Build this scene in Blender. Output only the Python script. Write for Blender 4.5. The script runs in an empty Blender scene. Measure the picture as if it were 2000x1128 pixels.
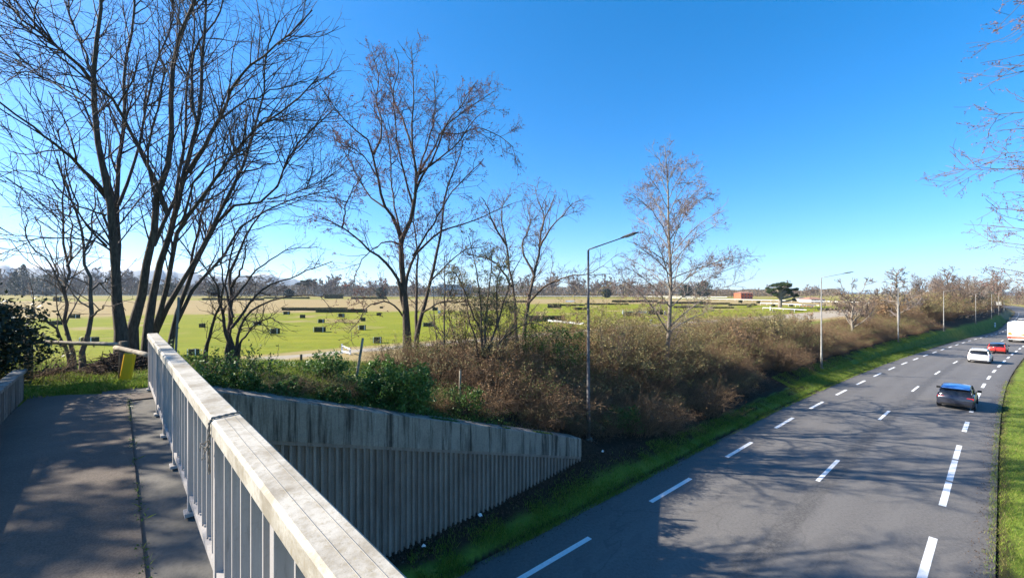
import bpy, math, random
import numpy as np
from mathutils import Vector
random.seed(7); rng = np.random.default_rng(7)
R = math.radians
S = bpy.context.scene
COL = S.collection

# ------------------------------------------------------------------ camera
F, CX, HZ, CAMZ = 800.0, 1000.0, 574.0, 7.6
cd = bpy.data.cameras.new("camera"); cam = bpy.data.objects.new("camera", cd); COL.objects.link(cam)
cd.sensor_width = 36; cd.lens = 36*F/2000; cd.shift_y = (HZ-564)/2000
cd.clip_start = 0.05; cd.clip_end = 9000
cam.location = (0, 0, CAMZ); cam.rotation_euler = (R(90), 0, 0)
S.camera = cam
# ------------------------------------------------------------------ light
SUN_EL, SUN_AZ = R(31.5), R(6)           # azimuth measured from -X towards +Y
sdir = Vector((-math.cos(SUN_EL)*math.cos(SUN_AZ), math.cos(SUN_EL)*math.sin(SUN_AZ), math.sin(SUN_EL)))
W = bpy.data.worlds.new("World"); S.world = W; W.use_nodes = True
wn = W.node_tree.nodes; wl = W.node_tree.links
sky = wn.new("ShaderNodeTexSky"); sky.sky_type = 'NISHITA'; sky.sun_disc = False
sky.sun_elevation = SUN_EL; sky.sun_rotation = math.atan2(sdir.x, sdir.y)
sky.altitude = 200; sky.air_density = 0.8; sky.dust_density = 0.4; sky.ozone_density = 6.0
hs = wn.new("ShaderNodeHueSaturation"); hs.inputs['Saturation'].default_value = 1.27; hs.inputs['Hue'].default_value = 0.502
wl.new(sky.outputs[0], hs.inputs['Color']); gm_ = wn.new('ShaderNodeGamma'); gm_.inputs[1].default_value = 0.86; wl.new(hs.outputs[0], gm_.inputs[0]); wl.new(gm_.outputs[0], wn['Background'].inputs[0])
wn['Background'].inputs[1].default_value = 0.13
sl = bpy.data.lights.new("sun", 'SUN'); sl.energy = 5.0; sl.angle = R(0.5); sl.color = (1.0, 0.91, 0.77)
so = bpy.data.objects.new("sun", sl); COL.objects.link(so); so.location = (-30, 5, 40)
so.rotation_euler = sdir.to_track_quat('Z', 'Y').to_euler()
S.view_settings.view_transform = 'Standard'; S.view_settings.look = 'None'
S.view_settings.exposure = 1.45; S.view_settings.gamma = 1.0
S.cycles.max_bounces = 6; S.cycles.transparent_max_bounces = 8

# ------------------------------------------------------------------ helpers
def mat(name, base=(.5,.5,.5), rough=.8, metal=0., spec=.3):
    m = bpy.data.materials.new(name); m.use_nodes = True
    b = m.node_tree.nodes['Principled BSDF']
    b.inputs['Base Color'].default_value = (*base, 1); b.inputs['Roughness'].default_value = rough
    b.inputs['Metallic'].default_value = metal; b.inputs['Specular IOR Level'].default_value = spec
    return m
class NT:
    def __init__(s, m): s.m = m; s.n = m.node_tree.nodes; s.l = m.node_tree.links; s.b = s.n['Principled BSDF']
    def add(s, t, **k):
        n = s.n.new(t)
        for a, v in k.items(): setattr(n, a, v)
        return n
    def coord(s, which='Object', scale=(1,1,1)):
        if which == 'World': src = s.add("ShaderNodeNewGeometry").outputs['Position']
        elif which == 'UV': src = s.add("ShaderNodeUVMap").outputs[0]
        else: src = s.add("ShaderNodeTexCoord").outputs[which]
        mp = s.add("ShaderNodeMapping"); mp.inputs['Scale'].default_value = scale
        s.l.new(src, mp.inputs[0]); return mp.outputs[0]
    def noise(s, vec, scale=5, detail=4, rough=.6, dist=0):
        n = s.add("ShaderNodeTexNoise"); n.inputs['Scale'].default_value = scale; n.inputs['Detail'].default_value = detail
        n.inputs['Roughness'].default_value = rough; n.inputs['Distortion'].default_value = dist
        s.l.new(vec, n.inputs['Vector']); return n.outputs['Fac']
    def ramp(s, fac, stops):
        r = s.add("ShaderNodeValToRGB"); e = r.color_ramp.elements
        while len(e) < len(stops): e.new(.5)
        for el, (p, c) in zip(e, stops):
            el.position = p; el.color = (c, c, c, 1) if isinstance(c, (int, float)) else (*c, 1)
        s.l.new(fac, r.inputs[0]); return r.outputs[0]
    def mix(s, fac, a, b, mode='MIX'):
        n = s.add("ShaderNodeMix", data_type='RGBA', blend_type=mode)
        for sock, v in ((n.inputs[0], fac), (n.inputs[6], a), (n.inputs[7], b)):
            if isinstance(v, (int, float)): sock.default_value = v
            elif isinstance(v, tuple): sock.default_value = (*v, 1)
            else: s.l.new(v, sock)
        return n.outputs[2]
    def bump(s, h, strength=.5, dist=.02):
        b = s.add("ShaderNodeBump"); b.inputs['Strength'].default_value = strength; b.inputs['Distance'].default_value = dist
        s.l.new(h, b.inputs['Height']); s.l.new(b.outputs[0], s.b.inputs['Normal'])
    def color(s, c): s.l.new(c, s.b.inputs['Base Color'])
    def attr(s, name):
        a = s.add("ShaderNodeAttribute"); a.attribute_name = name; return a
    def sep(s, c):
        n = s.add("ShaderNodeSeparateColor"); s.l.new(c, n.inputs[0]); return n.outputs
    def math(s, op, a, b):
        n = s.add("ShaderNodeMath", operation=op)
        for i, v in enumerate((a, b)):
            if isinstance(v, (int, float)): n.inputs[i].default_value = v
            else: s.l.new(v, n.inputs[i])
        return n.outputs[0]

def tag(o, label=None, cat=None, group=None, kind=None):
    if label: o['label'] = label
    if cat: o['category'] = cat
    if group: o['group'] = group
    if kind: o['kind'] = kind
    return o
def thing(name, label, cat, loc=(0,0,0), rz=0., group=None):
    o = bpy.data.objects.new(name, None); COL.objects.link(o); o.empty_display_size = .2
    o.location = loc; o.rotation_euler = (0, 0, rz); return tag(o, label, cat, group)
def npmesh(name, V, faces, k):
    """V (n,3), faces (m,k) int arrays of one face size k (or list of (array,k))."""
    me = bpy.data.meshes.new(name)
    fl = faces if isinstance(faces, list) else [(faces, k)]
    fl = [(np.asarray(a, np.int32).reshape(-1, kk), kk) for a, kk in fl if len(a)]
    me.vertices.add(len(V)); me.vertices.foreach_set('co', np.asarray(V, np.float32).ravel())
    nl = sum(a.size for a, _ in fl); me.loops.add(nl)
    me.loops.foreach_set('vertex_index', np.concatenate([a.ravel() for a, _ in fl]))
    npoly = sum(len(a) for a, _ in fl); me.polygons.add(npoly)
    st = []; c = 0
    for a, kk in fl:
        st.append(c + np.arange(len(a))*kk); c += a.size
    me.polygons.foreach_set('loop_start', np.concatenate(st).astype(np.int32))
    me.update(calc_edges=True); me.validate()
    return me
def link(name, me, m, parent=None, smooth=False):
    o = bpy.data.objects.new(name, me); COL.objects.link(o)
    if m: me.materials.append(m)
    if parent: o.parent = parent
    if smooth: me.polygons.foreach_set('use_smooth', np.ones(len(me.polygons), bool))
    return o
class MB:
    """collects boxes, tubes, prisms into one mesh"""
    def __init__(s): s.v = []; s.f = []
    def raw(s, vs, fs):
        n = len(s.v); s.v += [tuple(v) for v in vs]; s.f += [tuple(i+n for i in f) for f in fs]; return s
    def box(s, c, size, rz=0., axes=None, taper=1.0):
        hx, hy, hz = [a/2 for a in size]
        if axes is None:
            ca, sa = math.cos(rz), math.sin(rz); axes = (Vector((ca, sa, 0)), Vector((-sa, ca, 0)), Vector((0, 0, 1)))
        vs = []
        for dz in (-1, 1):
            k = taper if dz > 0 else 1
            for dx, dy in ((-1,-1),(1,-1),(1,1),(-1,1)):
                vs.append(Vector(c) + axes[0]*dx*hx*k + axes[1]*dy*hy*k + axes[2]*dz*hz)
        return s.raw(vs, [(0,3,2,1),(4,5,6,7),(0,1,5,4),(1,2,6,5),(2,3,7,6),(3,0,4,7)])
    def tube(s, pts, r, sides=8, caps=True):
        pts = [Vector(p) for p in pts]; rs = r if isinstance(r, (list, tuple)) else [r]*len(pts)
        base = len(s.v); ref = None
        for i, p in enumerate(pts):
            t = (pts[min(i+1, len(pts)-1)] - pts[max(i-1, 0)]).normalized()
            if ref is None: ref = Vector((0,0,1)) if abs(t.z) < .9 else Vector((1,0,0))
            a = t.cross(ref).normalized(); b = t.cross(a).normalized(); ref = -b if False else ref
            for k in range(sides):
                an = 2*math.pi*k/sides; s.v.append(tuple(p + a*math.cos(an)*rs[i] + b*math.sin(an)*rs[i]))
        for i in range(len(pts)-1):
            for k in range(sides):
                k2 = (k+1) % sides; o = base+i*sides
                s.f.append((o+k, o+k2, o+sides+k2, o+sides+k))
        if caps:
            s.f.append(tuple(base+k for k in range(sides))[::-1]); o = base+(len(pts)-1)*sides
            s.f.append(tuple(o+k for k in range(sides)))
        return s
    def prism(s, prof, a, b):
        """profile (list of Vector offsets) swept from a to b"""
        n = len(prof); vs = [Vector(a)+p for p in prof] + [Vector(b)+p for p in prof]
        return s.raw(vs, [tuple(range(n))[::-1], tuple(range(n, 2*n))] + [(i, (i+1) % n, n+(i+1) % n, n+i) for i in range(n)])
    def build(s, name, m, parent=None, smooth=False, bevel=0., off=None):
        me = bpy.data.meshes.new(name)
        v = s.v if off is None else [(a-off[0], b-off[1], c-off[2]) for a, b, c in s.v]
        me.from_pydata(v, [], s.f); me.validate()
        import bmesh
        bm = bmesh.new(); bm.from_mesh(me); bmesh.ops.recalc_face_normals(bm, faces=bm.faces)
        if bevel: bmesh.ops.bevel(bm, geom=list(bm.edges), offset=bevel, segments=2, affect='EDGES', profile=.6)
        bm.to_mesh(me); bm.free(); me.update()
        return link(name, me, m, parent, smooth)

# ------------------------------------------------------------------ road line and terrain
KT = [-60, -10, 25, 45, 70, 108, 140, 190, 260, 460]
KD = np.radians([50.5, 50.5, 50.04, 50.9, 53.1, 54.4, 56.2, 52.1, 52.2, 44])
TS = np.arange(-60, 460.01, .25)
TH = np.interp(TS, KT, KD)
RX = np.cumsum(np.sin(TH))*.25; RY = np.cumsum(np.cos(TH))*.25
i0 = int(np.argmin(abs(TS))); RX -= RX[i0]; RY -= RY[i0]
def zroad(t): return np.interp(t, [-60, 30, 100, 160, 220, 300, 460], [0, 0, -1.19, -2.02, -1.58, -1.04, -.7])
def rp(t, X):
    t = np.asarray(t, float); th = np.interp(t, TS, TH)
    return np.interp(t, TS, RX)+X*np.cos(th), np.interp(t, TS, RY)-X*np.sin(th)
def inv(x, y):
    x = np.ravel(np.asarray(x, float)); y = np.ravel(np.asarray(y, float))
    cs = slice(None, None, 8); cx, cy, ct = RX[cs], RY[cs], TS[cs]
    T = np.empty(len(x)); X = np.empty(len(x))
    for a in range(0, len(x), 40000):
        b = slice(a, a+40000)
        i = np.argmin((x[b, None]-cx)**2+(y[b, None]-cy)**2, 1)
        for _ in range(3):
            t = ct[i] if _ == 0 else t+dt
            th = np.interp(t, TS, TH); px = np.interp(t, TS, RX); py = np.interp(t, TS, RY)
            dt = (x[b]-px)*np.sin(th)+(y[b]-py)*np.cos(th)
        T[b] = t; X[b] = (x[b]-px)*np.cos(th)-(y[b]-py)*np.sin(th)
    return T, X
def vnoise(x, y, s, seed=0):
    x = np.asarray(x)/s; y = np.asarray(y)/s
    xi = np.floor(x).astype(np.int64); yi = np.floor(y).astype(np.int64); fx = x-xi; fy = y-yi
    fx = fx*fx*(3-2*fx); fy = fy*fy*(3-2*fy)
    def h(a, b):
        n = (a*374761393+b*668265263+seed*1442695041) & 0x7fffffff
        n = ((n ^ (n >> 13))*1274126177) & 0x7fffffff
        return ((n ^ (n >> 16)) & 0xffff)/65535.
    return (h(xi, yi)*(1-fx)+h(xi+1, yi)*fx)*(1-fy)+(h(xi, yi+1)*(1-fx)+h(xi+1, yi+1)*fx)*fy
WALL_X = -10.75
def wall_top(t): return np.interp(t, [-8, .1, .3, .7, 12.6, 16], [5.0, 5.0, 5.6, 5.55, 1.85, .9])
def terrain(x, y):
    x = np.ravel(np.asarray(x, float)); y = np.ravel(np.asarray(y, float))
    T, X = inv(x, y); zr = zroad(T)
    fz = 1.6+.0085*np.clip(np.hypot(x, y)-130, 0, 700)
    E1 = np.maximum(np.interp(T, [-60, .3, .7, 12.6, 14.5, 18], [5.89, 5.89, 5.45, 1.72, .9, .1]), zr+.35)
    E2 = np.maximum(np.interp(T, [-60, 0, 9, 20, 40, 70], [5.6, 5.5, 4.3, 2.9, 2.1, 1.7]), 1.6)
    bank = np.interp(T, [0, 12, 18, 30], [0, 0, .55, .75])
    EM = E1*(1-np.maximum(.5, bank))+E2*np.maximum(.5, bank)
    mid = .5*(fz+E2)
    sh = np.interp(T, [.05, .5], [1.12, 0.]); o1 = np.ones(len(T))
    K = [-28*o1, -22*o1, -17.5*o1, -14*o1, -11.22+sh, -10.92+sh, -9.75*o1, -9.6*o1]
    foot = np.interp(T, [0, 3, 8.4, 12.6, 14.5, 19, 26], [.28, .38, .66, 1.12, 1.0, .55, .28])
    E1 = np.maximum(E1, zr+foot)
    Z = np.stack([fz, mid, E2, EM, E1, zr+foot, zr+.05, zr-.08], 1)
    out = np.where(X < -28, fz, 0.)
    for i in range(7):
        m = (X >= K[i]) & (X < K[i+1]); u = (X-K[i])/(K[i+1]-K[i]); u = np.clip(u, 0, 1)
        out = np.where(m, Z[:, i]*(1-u)+Z[:, i+1]*u, out)
    out = np.where((X >= -9.6) & (X < -.15), zr-.08, out)
    rr = zr+np.interp(X, [-.15, 0.02, 2, 7, 40], [-.08, .04, .1, .6, 1.8])
    out = np.where(X >= -.15, rr, out)
    amp = np.where(X < -28, .10, np.where(X < -11.5, .22, 0.))
    out = out+amp*(vnoise(x, y, 2.3, 3)-.5)+.5*amp*(vnoise(x, y, .7, 5)-.5)
    out = out+np.where((X > .3) | ((X < -9.8) & (X > -10.8)), .05, 0)*(vnoise(x, y, .5, 8)-.3)
    return out
def tz(x, y): return float(terrain([x], [y])[0])
def at(px, py, d): return Vector(((px-CX)/F*d, d, CAMZ-(py-HZ)/F*d))
def gp(px, py, dmax=900.):
    """where the ray through photo pixel px, py meets the ground"""
    d = np.geomspace(3, dmax, 1500); x = (px-CX)/F*d; z = CAMZ-(py-HZ)/F*d
    g = terrain(x, d); i = int(np.argmax(z <= g))
    if z[i] > g[i]: i = len(d)-1
    return Vector((x[i], d[i], g[i]))
def t_of(X, px, py):
    X_ = np.interp(TS, TS, TS); x, y = rp(TS, X); ok = y > 2
    u = np.where(ok, CX+F*x/np.maximum(y, .1), 1e6); v = np.where(ok, HZ+F*(CAMZ-zroad(TS))/np.maximum(y, .1), 1e6)
    return float(TS[int(np.argmin(np.hypot(u-px, v-py)))])
def t_ofx(X, px, tmin=-5):
    x, y = rp(TS, X); ok = (y > 2) & (TS > tmin)
    return float(TS[int(np.argmin(np.where(ok, abs(CX+F*x/np.maximum(y, .1)-px), 1e6)))])

# ------------------------------------------------------------------ materials
def foliage(name, cols, rough=.6, trans=.25):
    m = mat(name, cols[0], rough, spec=.25); n = NT(m)
    g = n.add("ShaderNodeNewGeometry")
    st = [(i/(len(cols)-1) if len(cols) > 1 else 0, c) for i, c in enumerate(cols)]
    c = n.ramp(g.outputs['Random Per Island'], st); n.color(c)
    if trans:
        tr = n.add("ShaderNodeBsdfTranslucent"); n.l.new(c, tr.inputs[0])
        mx = n.add("ShaderNodeMixShader"); mx.inputs[0].default_value = trans
        n.l.new(n.b.outputs[0], mx.inputs[1]); n.l.new(tr.outputs[0], mx.inputs[2])
        n.l.new(mx.outputs[0], n.n['Material Output'].inputs[0])
    return m
def noisy(name, c1, c2, scale=6, rough=.8, vec='Object', sc=(1,1,1), bump=.4, bd=.01, detail=6, lo=.35, hi=.65, spec=.3, metal=0.):
    m = mat(name, c1, rough, metal, spec); n = NT(m); f = n.noise(n.coord(vec, sc), scale, detail)
    n.color(n.ramp(f, [(lo, c1), (hi, c2)])); 
    if bump: n.bump(n.noise(n.coord(vec, sc), scale*3, 5), bump, bd)
    return m
M = {}
M['bark_dark'] = noisy('bark_dark', (.045,.034,.027), (.12,.092,.07), 9, .9, sc=(3,3,.6), bump=.8, bd=.02)
M['bark_brown'] = noisy('bark_brown', (.07,.05,.038), (.16,.12,.09), 9, .9, sc=(3,3,.6), bump=.8, bd=.02)
M['bark_pale'] = noisy('bark_pale', (.13,.11,.09), (.30,.26,.21), 9, .9, sc=(3,3,.6), bump=.6, bd=.02)
M['twig_dark'] = foliage('twig_dark', [(.045,.034,.034), (.075,.055,.052), (.10,.075,.07)], .8, 0)
M['twig_brown'] = foliage('twig_brown', [(.10,.075,.06), (.17,.12,.09), (.22,.16,.12)], .8, 0)
M['twig_pale'] = foliage('twig_pale', [(.16,.13,.115), (.24,.195,.17), (.30,.25,.21)], .8, 0)
M['bud'] = foliage('bud', [(.14,.06,.06), (.22,.10,.09), (.20,.12,.08)], .8, .3)
M['bud_pink'] = foliage('bud_pink', [(0.221,0.110,0.095), (0.289,0.170,0.137), (0.187,0.100,0.095)], .8, .3)
M['bramble_stem'] = foliage('bramble_stem', [(0.076,0.041,0.025), (0.169,0.102,0.059), (0.253,0.164,0.094), (0.110,0.070,0.039)], .85, 0)
M['bramble_olive'] = foliage('bramble_olive', [(0.204,0.170,0.068), (0.306,0.245,0.111), (0.139,0.152,0.048), (0.370,0.303,0.159)], .7, .12)
M['bramble_russet'] = foliage('bramble_russet', [(0.205,0.108,0.055), (0.284,0.171,0.089), (0.174,0.124,0.062), (0.316,0.218,0.124)], .7, .12)
M['bramble_green'] = foliage('bramble_green', [(0.066,0.107,0.028), (0.123,0.160,0.041), (0.201,0.202,0.065), (0.291,0.235,0.102)], .6)
M['dry_cane'] = foliage('dry_cane', [(0.208,0.128,0.063), (0.288,0.196,0.108), (0.160,0.093,0.050), (0.240,0.178,0.117)], .85, .1)
M['laurel'] = foliage('laurel', [(0.049,0.101,0.024), (0.084,0.162,0.033), (0.126,0.223,0.050), (0.070,0.128,0.033)], .45)
M['ivy'] = foliage('ivy', [(0.036,0.084,0.020), (0.066,0.132,0.025), (0.108,0.180,0.035), (0.036,0.066,0.020)], .5)
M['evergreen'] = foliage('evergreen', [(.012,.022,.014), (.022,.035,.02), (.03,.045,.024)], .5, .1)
M['pine'] = foliage('pine', [(.03,.055,.022), (.05,.08,.03), (.075,.10,.04)], .7, .1)
M['grass_blade'] = foliage('grass_blade', [(0.090,0.174,0.020), (0.164,0.270,0.031), (0.254,0.333,0.043), (0.329,0.317,0.085)], .6, .35)
M['dry_blade'] = foliage('dry_blade', [(0.240,0.180,0.077), (0.144,0.168,0.033), (0.324,0.252,0.121), (0.120,0.192,0.033)], .7, .3)
M['litter'] = foliage('litter', [(.035,.024,.018), (.07,.045,.03), (.12,.08,.055), (.05,.035,.028)], .9, 0)
M['clipped'] = foliage('clipped', [(0.072,0.098,0.033), (0.109,0.135,0.039), (0.145,0.150,0.058), (0.131,0.112,0.058)], .7, .1)
M['white_paint'] = noisy('white_paint', (.72,.72,.70), (.84,.84,.82), 3, .6, bump=0)
M['galv'] = noisy('galv', (.19,.185,.17), (.27,.26,.24), 4, .6, bump=0, metal=.2)
M['lens'] = mat('lamp_lens', (.5,.52,.52), .2)
M['post_backlit'] = noisy('lamp_post_backlit', (.06,.055,.058), (.10,.095,.095), 4, .6, bump=0)  # first lamp post: backlit shade put into a darker colour than the others
M['far_scrub'] = foliage('far_scrub', [(.15,.11,.08), (.21,.16,.12), (.11,.10,.06), (.19,.14,.10)], .9, 0)
M['frame'] = mat('window_frame', (.5,.5,.48), .6)
M['rust'] = noisy('rust_wall', (.40,.20,.10), (.48,.27,.15), 2, .9, bump=0)
M['grey_dark'] = mat('grey_dark', (.035,.035,.04), .45)
M['black'] = mat('black', (.012,.012,.013), .6)
M['rubber'] = mat('rubber', (.018,.018,.018), .85)
M['wood'] = noisy('weathered_wood', (.17,.14,.10), (.36,.31,.24), 5, .9, sc=(1.5,1.5,1.5), bump=.6)
M['wood_dark'] = noisy('dark_wood', (.06,.05,.035), (.15,.12,.08), 6, .9, sc=(4,4,.7), bump=.6)
M['yellow'] = noisy('yellow_plastic', (.78,.40,.01), (.85,.48,.02), 4, .45, bump=0)

# weathered white handrail
def rail_mat():
    m = mat('rail_paint', (.7,.68,.63), .7, spec=.25); n = NT(m); v = n.coord('World')
    blot = n.noise(v, 3.2, 8, .72); fine = n.noise(v, 38, 6, .75); streak = n.noise(n.coord('World', (12,12,2.5)), 1.6, 6, .7)
    c = n.mix(n.ramp(blot, [(.44, 0.), (.62, 1.)]), (.44,.415,.36), (.255,.225,.175))
    c = n.mix(n.ramp(fine, [(.50, 0.), (.70, .8)]), c, (.26,.22,.15))
    c = n.mix(n.ramp(streak, [(.58, 0.), (.78, .55)]), c, (.16,.14,.105))
    sp = n.noise(v, 120, 3, .6); c = n.mix(n.ramp(sp, [(.62, 0.), (.70, .5)]), c, (.12,.105,.08))
    lich = n.noise(v, 7, 7, .75); c = n.mix(n.ramp(lich, [(.60, 0.), (.74, .6)]), c, (.30,.235,.09))
    n.color(c); n.bump(fine, .35, .004); return m
M['rail'] = rail_mat()
def rail_metal():
    m = mat('baluster_paint', (.5,.5,.52), .65, spec=.3); n = NT(m)
    st = n.noise(n.coord('World', (9,9,1.0)), 2.5, 6, .7); fine = n.noise(n.coord('World'), 45, 5, .7)
    c = n.ramp(st, [(.3, (.40,.375,.355)), (.6, (.32,.30,.285)), (.8, (.18,.165,.15))])
    c = n.mix(n.ramp(fine, [(.55, 0.), (.75, .7)]), c, (.25,.24,.22)); n.color(c); n.bump(fine, .25, .003); return m
M['baluster'] = rail_metal()
def concrete(name, c1, c2, stain, streaky=True):
    m = mat(name, c1, .9, spec=.2); n = NT(m)
    b = n.noise(n.coord('World'), 1.3, 8, .65); f = n.noise(n.coord('World'), 26, 6, .7)
    c = n.ramp(b, [(.32, c1), (.68, c2)])
    if streaky:
        st = n.noise(n.coord('World', (2.6,2.6,.16)), 1.7, 7, .72)
        c = n.mix(n.ramp(st, [(.475, 0.), (.61, .9 if streaky is True else streaky)]), c, stain)
        s2 = n.noise(n.coord('World', (6,6,.3)), 1.5, 5, .7)
        c = n.mix(n.ramp(s2, [(.60, 0.), (.70, .75 if streaky is True else .2)]), c, (.42,.39,.34))
    c = n.mix(n.ramp(f, [(.45, 0.), (.8, .45)]), c, stain); n.color(c); n.bump(f, .5, .01); return m
M['conc_band'] = concrete('concrete_band', (.225,.194,.16), (.33,.285,.235), (.032,.027,.023))
M['conc_rib'] = concrete('concrete_ribs', (.215,.172,.143), (.29,.235,.195), (.085,.068,.058), .5)
M['conc_deck'] = concrete('concrete_deck', (.10,.095,.085), (.15,.14,.125), (.05,.05,.045), False)
M['conc_low'] = concrete('concrete_low', (.17,.16,.14), (.27,.25,.22), (.05,.05,.04))

# asphalt of the road: UV = (t, X) in metres
def road_mat():
    m = mat('asphalt_road', (.06,.06,.062), .78, spec=.35); n = NT(m); uv = n.coord('UV')
    big = n.noise(n.coord('UV', (.10,.35,1)), 1., 6, .6); agg = n.noise(n.coord('World'), 60, 4, .8); mid = n.noise(n.coord('UV', (.5,1.2,1)), 1.5, 6, .7)
    c = n.ramp(big, [(.3, (.086,.081,.077)), (.7, (.124,.116,.109))])
    c = n.mix(n.ramp(mid, [(.45, 0.), (.75, .5)]), c, (.072,.069,.067))
    sx = n.add("ShaderNodeSeparateXYZ"); n.l.new(n.add("ShaderNodeUVMap").outputs[0], sx.inputs[0]); X = sx.outputs[1]
    # hard shoulder: older, darker asphalt; worn wheel tracks; tar seam down the middle; dark gutter at the right edge
    wob = n.math('MULTIPLY', n.math('SUBTRACT', n.noise(n.coord('UV', (.35,0,0)), 1.3, 4, .6), .5), 1.1)
    sh = n.math('LESS_THAN', X, -8.75); c = n.mix(n.math('MULTIPLY', sh, .45), c, (.085,.078,.076))
    Xw = n.math('ADD', X, wob)
    d = n.math('ABSOLUTE', n.math('ADD', Xw, 4.55), 0.); seam = n.ramp(d, [(0., 1.), (.22, .9), (.42, .0)])
    seam = n.math('MULTIPLY', seam, n.ramp(n.noise(n.coord('UV', (.6,2,1)), 2.2, 6, .75), [(.34, 0.), (.52, 1.)]))
    c = n.mix(n.math('MULTIPLY', seam, .9), c, (.03,.029,.03))
    d2 = n.math('ABSOLUTE', n.math('ADD', Xw, 0.2), 0.); c = n.mix(n.math('MULTIPLY', n.ramp(d2, [(.15, .85), (.75, 0.)]), .8), c, (.055,.048,.044))
    for xc in (-6.6+.75, -6.6-.75, -3.15+.75, -3.15-.75):
        dd = n.math('ABSOLUTE', n.math('SUBTRACT', X, xc), 0.); c = n.mix(n.ramp(dd, [(.05, .28), (.5, 0.)]), c, (.175,.168,.16))
    grit = n.noise(n.coord('World'), 11, 6, .85); c = n.mix(n.ramp(grit, [(.42, .0), (.64, .75)]), c, (.175,.166,.155)); c = n.mix(n.ramp(grit, [(.30, .8), (.46, 0.)]), c, (.062,.058,.056))
    patch = n.noise(n.coord('UV', (.16,.5,1)), 2.3, 3, .5); c = n.mix(n.ramp(patch, [(.60, 0.), (.63, .35)]), c, (.085,.08,.078))
    vor = n.add('ShaderNodeTexVoronoi', feature='DISTANCE_TO_EDGE'); vor.inputs['Scale'].default_value = .32; wv = n.add('ShaderNodeVectorMath', operation='ADD'); nv = n.add('ShaderNodeTexNoise'); nv.inputs['Scale'].default_value = 1.3; nv.inputs['Detail'].default_value = 5; n.l.new(n.coord('UV', (.5,1,1)), nv.inputs['Vector']); n.l.new(n.coord('UV', (.5,1,1)), wv.inputs[0]); n.l.new(nv.outputs['Color'], wv.inputs[1]); n.l.new(wv.outputs[0], vor.inputs['Vector'])
    crk = n.ramp(vor.outputs['Distance'], [(.0, .4), (.004, .3), (.009, 0.)]); c = n.mix(n.math('MULTIPLY', crk, n.ramp(big, [(.42, 0.), (.58, 1.)])), c, (.035,.033,.033))
    c = n.mix(n.ramp(agg, [(.35, .0), (.75, .6)]), c, (.16,.15,.14)); c = n.mix(n.ramp(agg, [(.25, .65), (.45, 0.)]), c, (.045,.045,.047))
    em = n.noise(n.coord('World'), 1.6, 6, .75); el = n.math('ADD', X, n.math('MULTIPLY', em, .9)); c = n.mix(n.ramp(n.math('MULTIPLY', n.math('SUBTRACT', -8.85, el), 1.), [(.0, 0.), (.25, .8)]), c, (.07,.055,.035))
    er = n.math('SUBTRACT', X, n.math('MULTIPLY', em, .8)); c = n.mix(n.ramp(n.math('ADD', er, 1.0), [(.32, 0.), (.5, .8)]), c, (.075,.06,.038))
    n.color(c); n.bump(agg, .6, .012); return m
M['road'] = road_mat()
def path_mat():
    m = mat('asphalt_path', (.08,.075,.072), .85, spec=.3); n = NT(m); agg = n.noise(n.coord('World'), 90, 4, .8); big = n.noise(n.coord('World'), 1.1, 6, .65)
    c = n.ramp(big, [(.3, (.070,.055,.044)), (.7, (.125,.098,.077))]); c = n.mix(n.ramp(agg, [(.4, 0.), (.8, .7)]), c, (.24,.205,.17))
    c = n.mix(n.ramp(agg, [(.25, .6), (.42, 0.)]), c, (.05,.046,.044)); n.color(c); n.bump(agg, .7, .01); return m
M['path'] = path_mat()
def mark_mat():
    m = mat('road_paint', (.78,.78,.77), .6); n = NT(m); f = n.noise(n.coord('World'), 9, 8, .8)
    n.color(n.ramp(f, [(.28, (.30,.30,.30)), (.42, (.72,.72,.71)), (.7, (.82,.82,.81))])); return m
M['marking'] = mark_mat()
def ground_mat():
    m = mat('ground', (.1,.15,.03), .95, spec=.1); n = NT(m)
    a = n.sep(n.attr('mask').outputs['Color']); b = n.sep(n.attr('lush').outputs['Color'])
    big = n.noise(n.coord('World'), .06, 6, .6); mid = n.noise(n.coord('World'), .7, 6, .7); fine = n.noise(n.coord('World'), 9, 5, .75)
    strp = n.noise(n.coord('World', (.05,.45,1)), 1., 5, .6)
    g = n.ramp(big, [(.3, (.19,.215,.010)), (.7, (.245,.24,.016))])
    g = n.mix(n.ramp(strp, [(.42, 0.), (.66, .7)]), g, (.125,.165,.009)); g = n.mix(n.ramp(mid, [(.45, 0.), (.75, .6)]), g, (.235,.19,.03))
    g = n.mix(n.ramp(fine, [(.4, 0.), (.7, .5)]), g, (.095,.12,.008))
    lush = n.ramp(mid, [(.3, (.085,.14,.02)), (.55, (.16,.21,.032)), (.78, (.26,.23,.08))]); lush = n.mix(n.ramp(fine, [(.42, 0.), (.7, .75)]), lush, (.06,.09,.02))
    g = n.mix(b[0], g, lush)
    tan = n.ramp(strp, [(.3, (.275,.20,.085)), (.7, (.33,.25,.125))]); tan = n.mix(n.ramp(mid, [(.5, 0.), (.75, .6)]), tan, (.24,.22,.06))
    g = n.mix(a[0], g, tan)
    lit = n.ramp(fine, [(.3, (.016,.012,.009)), (.55, (.042,.029,.02)), (.8, (.085,.06,.042))]); g = n.mix(a[1], g, lit)
    trk = n.ramp(mid, [(.3, (.30,.255,.195)), (.7, (.37,.32,.25))]); g = n.mix(a[2], g, trk)
    n.color(g); n.bump(fine, .8, .05); return m
M['ground'] = ground_mat()

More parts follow.
